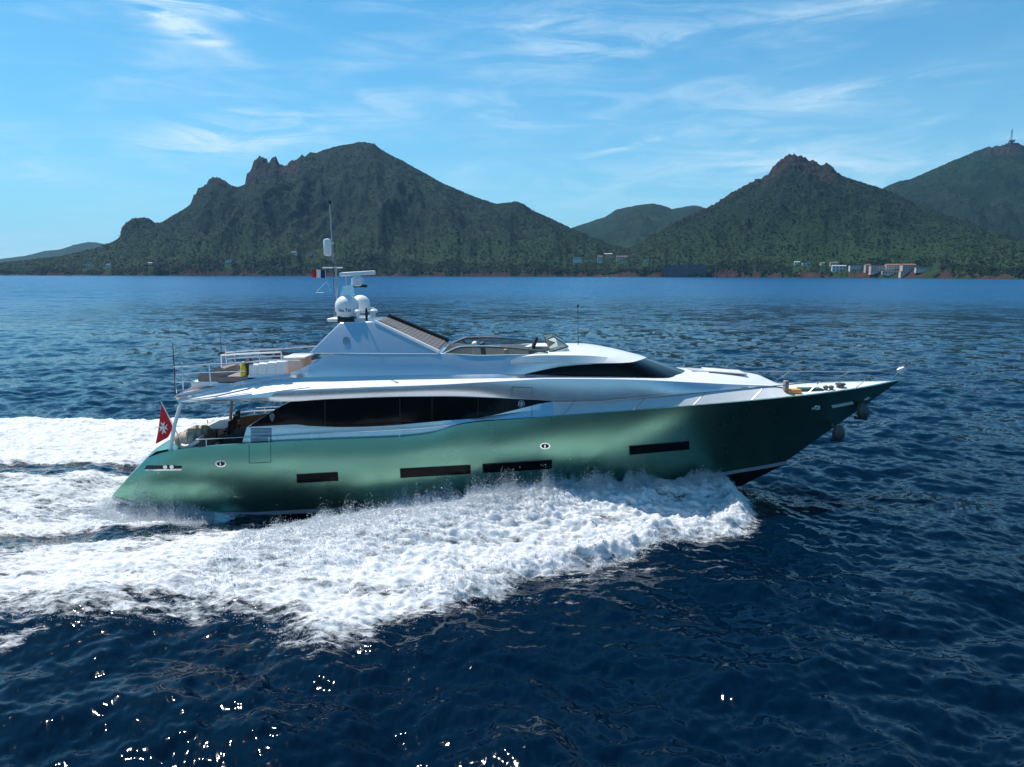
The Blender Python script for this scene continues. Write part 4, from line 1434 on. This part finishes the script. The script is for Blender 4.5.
for u, v, b in ((371.5, 311, .4), (374, 312.5, 1.0), (358, 313, 1.4)):
    MB().lathe(P(u, v, b), [(.06, -.2), (.07, -.02), (.16, 0), (.17, .08), (.10, .15)], 14).build('antenna_puck', M['dome'], arch_o)
MB().lathe(P(366.5, 314, 1.2), [(.05, -.3), (.06, .1), (.03, .25)], 10).build('floodlight', M['dark'], arch_o)
# mast
mast = MB()
mast.tube([P(337.2, 318, .3), P(335.8, 267, .3), P(334.6, 241, .3)], .035, 8).tube([P(334.6, 317, .3), P(333.2, 262, .3), P(329.6, 202.5, .3)], .026, 8)
for k in range(8):
    v_ = 312 - k * 8
    mast.tube([P(334.5 - k * .15, v_, .3), P(337 - k * .17, v_ - 3, .3)], .012, 5)
mast_o = mast.build('mast', mat('grey_mast', (.42, .43, .43), .45, .3), yacht)
MB().tube([P(322.6, 267.4, .5), P(342.5, 267.4, .1)], .03, 8).build('crosstree', M['chrome'], mast_o)
t_ = P(327.6, 247.5, .35)
MB().lathe(t_, [(.02, -.36), (.14, -.34), (.165, -.26), (.165, .26), (.14, .34), (.03, .37)], 18).build('antenna_cylinder', M['dome'], mast_o)
MB().tube([P(333.5, 243, .3), P(329, 243.5, .35)], .02, 6).build('antenna_bracket', M['chrome'], mast_o)
MB().lathe(P(329.6, 202.3, .3), [(.05, -.08), (.06, 0), (.04, .08)], 10).build('masthead_light', M['dark'], mast_o)
MB().tube([P(327, 281, .3), P(317, 291, .3)], .008, 5).tube([P(327, 281, .3), P(331, 292, .3)], .008, 5).tube([P(316, 292.5, .3), P(324, 292.5, .3)], .015, 5).build('flag_halyard', M['dome'], mast_o)
MB().tube([P(578.3, 346, 0), P(577.8, 306.5, 0)], [.018, .008], 6).build('whip_antenna', M['dark'], yacht)
MB().lathe(P(577.8, 306, 0), [(.02, -.07), (.045, -.03), (.045, .05), (.02, .08)], 10).build('antenna_tip', M['dark'], yacht)
MB().tube([P(176, 395, 2.6), P(172.6, 343, 2.6)], [.035, .012], 6).build('whip_antenna', M['dark'], yacht)
MB().tube([P(222.5, 372, -2.6), P(220.5, 337, -2.6)], [.03, .012], 6).build('whip_antenna', M['dark'], yacht)

# rails ------------------------------------------------------------------------
def rail(name, top, posts, r=.022, mt='chrome', mirror=False, parent=None):
    pp = chain(top, 40)
    for s_ in ((1, -1) if mirror else (1,)):
        ro = MB().tube([Vector((p.x, p.y * s_, p.z)) for p in pp], r, 8).build(name, M[mt], parent or yacht)
        for a_, b2 in posts:
            qa, qb = P(*a_), P(*b2)
            qa.y *= s_; qb.y *= s_
            MB().tube([qa, qb], r * .9, 7).build('stanchion', M[mt], ro)
    return ro


rail('bow_rail', [(553, 402.3, 3.25), (590, 401.6, 3.18), (650, 397, 3.0), (700, 392.6, 2.75), (760, 387.3, 2.3), (800, 383.4, 1.85), (840, 379.6, 1.28), (868, 376.9, .85), (893, 372, .42), (908, 366.3, .12)],
     [((633.5, 410.4, 3.2), (645.5, 397.6, 3.02)), ((693.5, 405, 2.9), (706, 392.2, 2.72)), ((752, 399.8, 2.45), (764, 387, 2.26)), ((807.5, 394, 1.82), (819.5, 381.6, 1.6)), ((855.5, 388, 1.1), (869, 376.9, .86)),
      ((563, 415, 3.42), (574, 402.4, 3.22))], .019, 'steel', True)
rail('side_rail', [(196, 439.3, 3.35), (241, 437.4, 3.4), (271, 435.9, 3.42), (312, 433.4, 3.44), (356, 431.6, 3.45), (400, 429.5, 3.45), (430, 427.2, 3.45), (450, 424.6, 3.45)],
     [((206.5, 446.6, 3.42), (206, 438.8, 3.37)), ((249.6, 443, 3.46), (249.4, 437, 3.4)), ((269, 442, 3.46), (269, 436, 3.41)), ((312.3, 439.6, 3.5), (312.2, 433.4, 3.44)), ((356, 438, 3.5), (356, 431.6, 3.45)), ((399.6, 436.4, 3.5), (399.5, 429.6, 3.45))], .018, 'chrome', True)
rail('flybridge_rail', [(173.5, 366.6, 2.6), (200, 365.2, 2.8), (235, 363.3, 2.8), (284, 359.9, 2.75), (300, 360, 2.7)],
     [((176.6, 396, 2.62), (173.6, 362, 2.58)), ((183, 390, 2.75), (181.5, 362, 2.72)), ((211, 386, 2.85), (209, 366, 2.8))], .03, 'chrome', True)
rail('flybridge_rail', [(176, 374.2, 2.62), (205, 373, 2.8), (245, 371.6, 2.8)], [], .022, 'chrome', True)
rail('flybridge_rail', [(177, 382.2, 2.62), (195, 381.6, 2.75)], [], .02, 'chrome', True)
rail('sun_awning_rail', [(221, 355.2, -2.0), (260, 353, -2.0), (281, 352.2, -2.0)], [((221.8, 372, -2.0), (221, 355, -2.0)), ((282, 361, -2.0), (281.3, 352.2, -2.0))], .035, 'white')
rail('cockpit_rail', [(224, 415, -3.3), (250, 411.5, -3.3), (275, 410, -3.3)], [((232, 424, -3.35), (232, 414, -3.3)), ((254, 420, -3.35), (254, 411, -3.3))], .03)
# pillars carrying the overhang
MB().tube([P(181, 403, 2.7), P(174.5, 425, 2.95), P(170.2, 451.5, 3.1)], .075, 10).build('overhang_pillar', M['white'], yacht)
a_, b2 = P(181, 403, 2.7), P(170.2, 451.5, 3.1)
MB().tube([Vector((a_.x, -a_.y, a_.z)), Vector((b2.x, -b2.y, b2.z))], .075, 10).build('overhang_pillar', M['taupe'], yacht)
# grab rail on the ledge
build_pair(MB().tube([P(182, 401, 3.12), P(215, 396.4, 3.2), P(250, 388.6, 3.1)], .03, 6), 'ledge_rail', M['chrome'], yacht)

# flybridge helm: low screen and windscreen ---------------------------------------
sc_top = chain([(443, 354.4, 2.1), (452, 350.6, 2.1), (463, 347.4, 2.1), (480, 347, 2.1), (500, 347.6, 2.1), (525, 349.6, 2.1), (548, 352.3, 2.15)])
sc_bot = [Vector((p.x, p.y - .08, P(480, 355.4, 2.12).z + .0)) for p in sc_top]
build_pair(MB().tube(sc_top, .032, 8), 'screen_frame', M['navy'], yacht)
build_pair(MB().grid([sc_top, sc_bot]), 'wind_deflector', M['glass_screen'], yacht)
build_pair(MB().tube(chain([(442, 353.6, 2.1), (463, 345.9, 2.1), (490, 345.6, 2.1), (500, 346, 2.1)]), .025, 8), 'screen_trim', M['chrome'], yacht)
ws = [P(541, 350.5, 1.3), P(552, 337.5, 1.0), P(556, 336.6, 0), P(547, 348, 0)]
wsm = MB().add([P(550, 352, 1.9), P(546.5, 339.5, 1.2), P(554, 336.8, 1.0), P(568, 346.5, 1.7)], [(0, 1, 2, 3)])
wsm.mirror()
wsm.add([P(554, 336.8, 1.0), P(568, 346.5, 1.7), Vector((P(568, 346.5, 1.7).x, 1.7, P(568, 346.5, 1.7).z)), Vector((P(554, 336.8, 1.0).x, 1.0, P(554, 336.8, 1.0).z))], [(0, 1, 2, 3)])
ws_o = wsm.build('windscreen', M['glass_screen'], yacht)
fe = [P(550, 352, 1.9), P(546.5, 339.5, 1.2), P(554, 336.8, 1.0), P(568, 346.5, 1.7)]
MB().tube(fe + [fe[0]], .035, 6).mirror().tube([fe[2], Vector((fe[2].x, -fe[2].y, fe[2].z))], .035, 6).build('windscreen_frame', M['navy'], ws_o)
hz = 4.95
MB().box((P(546, 350, .9).x - .3, -.9, hz + .75), (.9, 1.6, 1.35), bev=.1).build('helm_console', M['dark'], yacht)
MB().box((P(535, 345, .9).x, -.8, P(541, 342, .8).z), (.12, .9, .5), Matrix.Rotation(.35, 3, 'Y'), .03).build('instrument_screen', M['dark'], yacht)

# flybridge seats and loose things --------------------------------------------------------
def lounge(u, v, b, sx_, sy_, h_, name, label, cat, mt, back=True, group=None, arms=False):
    p = P(u, v, b)
    e = empty(name, (p.x, YC + p.y, hz), label, cat, group)
    MB().box((0, 0, .22), (sx_, sy_, .40), bev=.06).build('base', M['white'], e)
    MB().box((0, 0, .48), (sx_ * .95, sy_ * .95, .16), bev=.06).build('cushion', mt, e)
    if back:
        MB().box((-sx_ * .42, 0, h_ * .5 + .35), (.20, sy_ * .95, h_ - .2), Matrix.Rotation(-.15, 3, 'Y'), .07).build('backrest', mt, e)
    if arms:
        for s_ in (-1, 1):
            MB().box((0, s_ * sy_ * .5, .55), (sx_ * .9, .12, .5), bev=.05).build('armrest', M['white'], e)
    return e


lounge(484, 352, 1.5, .75, .75, 1.5, 'helm_seat', 'off white helm seat with headrest behind the flybridge screen', 'seat', M['offwhite'], True, None, True)
lounge(467, 352, .4, 1.9, 1.6, .95, 'sofa', 'taupe flybridge sofa just ahead of the radar arch', 'sofa', M['taupe'])
lounge(491, 348, -.5, .75, .75, 1.3, 'pilot_chair', 'dark high backed pilot chair on the flybridge', 'chair', M['dark'], True, None, True)
lounge(520, 350, -.9, 1.4, 1.5, .95, 'companion_sofa', 'pale companion seat beside the flybridge helm', 'seat', M['beige'])

# aft flybridge: white cushion bank, taupe lounger, yellow and black bundle
p = P(268, 370, 2.3)
e = empty('cushion_bank', (p.x, YC + p.y, hz), 'bank of white square cushions at the aft flybridge edge', 'seating')
zc = P(268, 370, 2.3).z - hz
for k in range(4):
    u_ = 255.2 + k * 9.0
    pa = P(u_, 371.4 - k * 1.1, 2.3)
    MB().box((pa.x - p.x, 0, pa.z - hz), (.372, .45, .62), Matrix.Rotation(.06, 3, 'Y'), .05).build('cushion', M['white'], e)
MB().box((0, .0, zc * .4), (1.5, .5, zc * .7), bev=.03).build('base', M['white'], e)
p = P(217, 376, 1.9)
e = empty('sun_lounger', (p.x, YC + p.y, hz), 'folded taupe sun lounger on the aft flybridge deck', 'lounger')
zl = P(204, 384, 1.9).z - hz
pl = [P(205, 384, 1.9), P(204, 374.5, 1.9), P(207, 372.2, 1.9), P(226, 365.4, 1.9), P(230, 366.6, 1.9), P(232, 380, 1.9)]
MB().prism([Vector((q_.x - p.x, -.6, q_.z - hz)) for q_ in pl], [Vector((q_.x - p.x, .9, q_.z - hz)) for q_ in pl]).build('backrest', M['taupe'], e)
MB().box((1.1, .1, P(245, 378, 1.9).z - hz), (1.7, 1.5, .35), bev=.06).build('mattress', M['taupe'], e)
MB().box((.5, .1, .1), (2.6, 1.5, .2), bev=.03).build('frame', M['white'], e)
p = P(246.5, 379, 2.40)
e = empty('bundle', (p.x, YC + p.y, hz + .1), 'upright yellow and black bundle beside the white flybridge cushions', 'bundle')
zt = P(247, 358, 2.40).z - hz - .1
mb_ = MB().lathe((-.10, 0, 0), [(.10, 0), (.13, .1), (.13, zt * .5), (.10, zt * .8), (.05, zt * .86)], 12)
mb_.build('yellow_cover', M['yellow'], e)
MB().lathe((.13, .05, 0), [(.09, .05), (.12, .2), (.11, zt * .6), (.16, zt * .72), (.17, zt * .9), (.08, zt)], 12).build('black_cover', M['dark'], e)
p = P(299, 362, -.4)
e = empty('wet_bar', (p.x, YC + p.y, hz), 'white rounded wet bar behind the radar arch', 'bar')
hb_ = P(299, 355.5, -.4).z - hz
MB().box((0, 0, hb_ / 2), (.8, 1.3, hb_ - .1), bev=.12).build('cabinet', M['offwhite'], e)
MB().box((0, 0, hb_ - .03), (.95, 1.45, .10), bev=.04).build('counter', M['white'], e)
# sun pad wedge on the aft end
pa = [P(182, 393, 1.5), P(196, 385, 1.5), P(206, 382, 1.5), P(250, 377, 1.5), P(250, 381, 1.5)]
MB().prism([Vector((q_.x, -1.9, q_.z)) for q_ in pa], [Vector((q_.x, 1.9, q_.z)) for q_ in pa]).build('sunpad_plinth', M['white'], yacht, 40)

# cockpit --------------------------------------------------------------------------
cz = S[20].z - .67
p = P(196, 441, 0)
e = empty('cockpit_sofa', (P(197, 445, 0).x, YC, cz - .15), 'beige sofa along the transom in the aft cockpit', 'sofa')
MB().box((.35, 0, .24), (1.0, 4.1, .46), bev=.06).build('base', M['offwhite'], e)
MB().box((.42, 0, .54), (.9, 4.0, .18), bev=.07).build('seat_cushion', M['beige'], e)
for u, v, b, lab, r_ in ((186, 439.5, 2.6, 'rolled beige towel cushion nearest the red flag', .30), (193.5, 435, 2.2, 'rolled beige cushion between two other rolls in the cockpit', .27), (200, 431.5, 1.2, 'rolled beige cushion farthest from the red flag', .27), (206, 430.5, .4, 'small striped cushion beside the rolled beige cushions', .24)):
    p = P(u, v, b)
    e = empty('cushion', (p.x, YC + p.y, p.z), lab, 'cushion', 'rolled cushions in the cockpit')
    MB().lathe((-.38, 0, 0), [(.05, 0), (r_ * .8, .02), (r_, .10), (r_ * 1.03, .38), (r_, .68), (r_ * .8, .76), (.05, .78)], 16, 'X').build('roll', M['beige'], e)
    for x_ in (-.18, .2):
        MB().lathe((x_ - .02, 0, 0), [(r_ * 1.03, 0), (r_ * 1.05, .01), (r_ * 1.05, .03), (r_ * 1.03, .04)], 16, 'X').build('strap', M['taupe'], e)
p = P(186, 447, 3.0)
e = empty('towel', (p.x, YC + p.y, p.z), 'pale towel draped over the near gunwale by the rolled cushions', 'towel')
tw = [P(180, 447.4, 3.1), P(184, 449, 3.12), P(189, 448, 3.12), (P(194, 444.5, 3.1)), P(199, 441.6, 3.05)]
MB().prism([Vector((q_.x - p.x, q_.y - p.y, q_.z - p.z + .12)) for q_ in tw] + [Vector((q_.x - p.x, q_.y - p.y, q_.z - p.z - .04)) for q_ in tw[::-1]],
           [Vector((q_.x - p.x, q_.y - p.y + .5, q_.z - p.z + .2)) for q_ in tw] + [Vector((q_.x - p.x, q_.y - p.y + .5, q_.z - p.z + .02)) for q_ in tw[::-1]]).build('fold', M['offwhite'], e)
p = P(222, 436, .3)
e = empty('dining_table', (p.x, YC + p.y, cz), 'white topped cockpit dining table behind the saloon doors', 'table')
MB().box((0, 0, .74), (1.0, 1.7, .05), bev=.02).build('table_top', M['offwhite'], e)
MB().lathe((0, .6, 0), [(.25, 0), (.08, .06), (.08, .7), (.18, .72)], 14).build('leg', M['chrome'], e)
MB().lathe((0, -.6, 0), [(.25, 0), (.08, .06), (.08, .7), (.18, .72)], 14).build('leg', M['chrome'], e)


def chair(u, b, lab):
    p = P(u, 436, b)
    e = empty('deck_chair', (p.x, YC + p.y, cz), lab, 'chair', 'dark chairs round the cockpit table')
    MB().box((0, 0, .45), (.5, .5, .08), bev=.03).build('seat', M['dark'], e)
    MB().box((.22, 0, .82), (.07, .5, .62), Matrix.Rotation(.12, 3, 'Y'), .03).build('backrest', M['dark'], e)
    for sx_ in (-.2, .2):
        for sy_ in (-.2, .2):
            MB().tube([(sx_, sy_, 0), (sx_, sy_, .43)], .022, 6).build('leg', M['dark'], e)
    return e


chair(226, 1.2, 'dark deck chair on the near side of the cockpit table')
chair(231, .2, 'dark deck chair beside the saloon doors')
chair(234, -1.0, 'dark deck chair on the far side of the cockpit table')
p = P(240, 440, 1.9)
MB().prism([P(216, 446.5, 2.4), P(236, 430, 2.4), P(247, 424, 2.4), P(247, 446, 2.4)], [P(216, 446.5, 1.7), P(236, 430, 1.7), P(247, 424, 1.7), P(247, 446, 1.7)]).build('stair_casing', M['dark'], yacht)
for u in (207.5, 213, 217):
    MB().tube([P(u, 430, -2.2), P(u, 419.5, -2.2)], .025, 6).build('handrail_post', M['chrome'], yacht)

# foredeck fittings
fd = lambda u, v, b: P(u, v, b)
MB().box(fd(790, 393.5, 1.4) + Vector((.2, .2, .08)), (.60, .45, .17), bev=.04).build('teak_step', M['orange'], yacht)
MB().box(fd(787.5, 389, 1.5) + Vector((0, .2, .12)), (.16, .3, .42), bev=.03).build('locker_post', M['taupe'], yacht)
MB().box(fd(811, 390.6, .9) + Vector((0, .1, .03)), (1.0, .5, .14), bev=.04).build('foredeck_cushion', M['navy'], yacht)
for u in (825.5, 831):
    MB().lathe(fd(u, 391.4, .9), [(.08, -.05), (.07, .1), (.11, .16), (.11, .22), (.05, .26)], 12).build('bollard', M['anchor'], yacht)
MB().lathe(fd(840, 390, .6), [(.26, -.05), (.26, .06), (.16, .10), (.16, .2), (.22, .24), (.2, .3)], 16).build('windlass', M['anchor'], yacht)
MB().tube([fd(834, 390.6, .6), fd(846, 389.5, .4)], .06, 8).build('anchor_chain', M['anchor'], yacht)
MB().tube([fd(892, 379, .1), fd(899.5, 371.6, .1)], .03, 6).build('searchlight_post', M['chrome'], yacht)
p = fd(901.5, 370.2, .1)
MB().lathe(p, [(.04, -.2), (.13, -.08), (.16, .06), (.12, .15), (.03, .18)], 14, 'X').build('searchlight', M['white'], yacht)
MB().tube([fd(908.5, 367, .05), fd(905, 349.5, .05)], [.016, .008], 6).build('jackstaff', M['chrome'], yacht)
# hatches on the coachroof
for u, v in ((704, 374.6), (726, 376.2)):
    pz = on(coach, u, v, .02)
    if pz:
        MB().box((pz.x, 0, P(u, v - 4.2, 0).z + .02), (.75, .9, .05), Matrix.Rotation(.06, 3, 'Y'), .02).build('deck_hatch', mat('smoked_hatch', (.5, .5, .5), .3), yacht)
sp = MB().box((P(724, 371, 0).x, 0, P(724, 370.9, 0).z + .0), (1.7, 1.2, .05), Matrix.Rotation(.075, 3, 'Y'), .02).build('sunpad', M['offwhite'], yacht)
for k in range(3):
    p = on(coach, 682 + k * 1.2, 374 + k * .8, .03)
MB().tube([P(672, 371, -.6), P(682, 371.2, -.2)], .02, 6).tube([P(658, 366, -.8), P(671, 371.8, -.5)], .02, 6).build('windscreen_wiper', M['dark'], yacht)
# faint hull-side seams in the superstructure
sm_ = MB()
for seq in (((512, 387), (532, 387.6), (532, 396)), ((512, 387), (512, 396)), ((532, 404), (532, 416.5))):
    pp = []
    for (a_, b2) in zip(seq[:-1], seq[1:]):
        for k in np.linspace(0, 1, 6):
            q_ = on(fas_o, a_[0] + (b2[0] - a_[0]) * k, a_[1] + (b2[1] - a_[1]) * k, .003) or on(cab_o, a_[0] + (b2[0] - a_[0]) * k, a_[1] + (b2[1] - a_[1]) * k, .003)
            if q_: pp.append(q_)
    if len(pp) > 1: sm_.tube(pp, .010, 4)
sm_.build('panel_seam', M['dark'], yacht)

# anchors held at the bow
def anchor(u, v, lab):
    p = P(u, v, .35)
    e = empty('anchor', (p.x, YC + p.y, p.z), lab, 'anchor', 'anchors housed at the bow')
    MB().tube([(-.25, .25, .45), (0, 0, -.1)], .06, 8).build('shank', M['anchor'], e)
    ol = [(-.22, .34), (.02, .40), (.20, .28), (.29, .05), (.26, -.18), (.10, -.30), (-.12, -.30), (-.27, -.16), (-.29, .10)]
    mb_ = MB().grid([[Vector((x_ * k_, y_, z_ * k_ + .02)) for x_, z_ in ol + ol[:1]] for k_, y_ in ((.3, -.16), (.75, -.13), (1, -.02), (.85, .10), (.4, .14))])
    mb_.add([Vector((x_ * .3, -.16, z_ * .3 + .02)) for x_, z_ in ol], [tuple(range(len(ol)))])
    mb_.build('fluke', M['anchor'], e, 40)
    MB().tube([(-.36, 0, -.25), (.20, 0, -.30)], .07, 8).build('crown', M['dark'], e)
    return e


anchor(863, 412, 'upper dark anchor close under the bow tip')
anchor(838.5, 434, 'lower dark anchor hanging further aft on the stem')

# flags --------------------------------------------------------------------------
def cloth(corner, n=16, m_=14, amp=.05):
    """bilinear sheet with folds; corners tl, tr, br, bl"""
    tl_, tr_, br_, bl_ = corner
    rows = []
    for i in range(m_):
        t = i / (m_ - 1)
        row = []
        for j in range(n):
            s = j / (n - 1)
            p = tl_.lerp(tr_, s).lerp(bl_.lerp(br_, s), t)
            row.append(p + Vector((0, amp * math.sin(7 * s + 3 * t) * (.2 + t), 0)))
        rows.append(row)
    return rows


def thick(rows, d=.006):
    mb_ = MB().grid(rows)
    back = [[p + Vector((0, d, 0)) for p in r_] for r_ in rows]
    return mb_.grid(back)


p0 = P(165.5, 447, 2.9)
e = empty('ensign', (p0.x, YC + p0.y, p0.z), 'red ensign with white eight pointed cross flying at the stern', 'flag')
rel = lambda q_: Vector((q_.x - p0.x, q_.y - p0.y, q_.z - p0.z))
MB().tube([rel(P(181, 441, 2.9)), rel(P(161.0, 401.5, 2.9))], .022, 8).build('flagstaff', M['white'], e)
rows = cloth([rel(P(161.5, 404.5, 2.9)), rel(P(162.6, 405, 2.9)), rel(P(173, 427, 2.9)), rel(P(155.6, 443.5, 2.9))], 18, 18, .05)
# the lower hem kinks at the hoist, as a wind-blown triangle
tip, mid_r, low_r, low_l = P(161.5, 404, 2.9), P(172.8, 427.5, 2.9), P(168.6, 437, 2.9), P(156, 444, 2.9)
rows = []
for i in range(20):
    t = i / 19
    rgt = tip.lerp(mid_r, t / .62) if t < .62 else mid_r.lerp(low_r, (t - .62) / .38)
    lft = tip.lerp(low_l, t)
    rows.append([rel(lft.lerp(rgt, s)) + Vector((0, .06 * math.sin(6 * s + 4 * t) * t, 0)) for s in np.linspace(0, 1, 16)])
flag_o = thick(rows).build('flag_cloth', M['red'], e, 60)
fp = lambda u, v: rel(P(u, v, 2.9)) + Vector((0, -.075, 0))
cx_, cy_ = 164.2, 427.6
crm = MB()
for k in range(4):
    a = math.pi / 2 * k - .15
    for s_ in (-.46, .46):
        tipp = (cx_ + 5.6 * math.cos(a + s_) * .85, cy_ + 6.6 * math.sin(a + s_))
        inn = (cx_ + 3.4 * math.cos(a) * .85, cy_ + 4.2 * math.sin(a))
        sd = (cx_ + .9 * math.cos(a + s_ * 1.6), cy_ + .9 * math.sin(a + s_ * 1.6))
        tri = [fp(cx_, cy_), fp(*sd), fp(*tipp), fp(*inn)]
        crm.prism(tri, [q_ + Vector((0, .02, 0)) for q_ in tri])
crm.build('cross', M['cloth_white'], flag_o)
p0 = P(325.5, 278, .5)
e = empty('courtesy_flag', (p0.x, YC + p0.y, p0.z), 'small blue white and red courtesy flag flying from the mast crosstree', 'flag')
MB().tube([rel(P(325.6, 279, .5)), rel(P(325.2, 267.6, .5))], .008, 5).build('halyard', M['dome'], e)
for (u0_, u1_x, mm, nm_, dv_) in ((325, 320.6, 'blueflag', 'blue_panel', 0), (320.6, 316.4, 'cloth_white', 'white_panel', -.2), (316.4, 311.8, 'red', 'red_panel', -.6)):
    rr_ = cloth([rel(P(u1_x, 269.6 + dv_, .5)), rel(P(u0_, 270.2 + dv_ * .6, .5)), rel(P(u0_, 278.4 + dv_ * .6, .5)), rel(P(u1_x, 277.6 + dv_, .5))], 7, 7, .03)
    thick(rr_).build(nm_, M[mm], e, 60)

# ------------------------------------------------------------------ haze over the whole coast
hz_m = bpy.data.materials.new('haze')
hz_m.use_nodes = True
ht = hz_m.node_tree
ht.nodes.clear()
vo = ht.nodes.new('ShaderNodeVolumePrincipled')
vo.inputs['Color'].default_value = (.30, .62, 1.0, 1)
vo.inputs['Density'].default_value = 2.9e-5
vo.inputs['Anisotropy'].default_value = .2
oo = ht.nodes.new('ShaderNodeOutputMaterial')
ht.links.new(vo.outputs[0], oo.inputs['Volume'])
ho = MB().box((0, 0, 448), (28000, 28000, 920)).build('haze', hz_m)
tag(ho, kind='stuff')
print('verts', sum(len(o.data.vertices) for o in bpy.data.objects if o.type == 'MESH'))
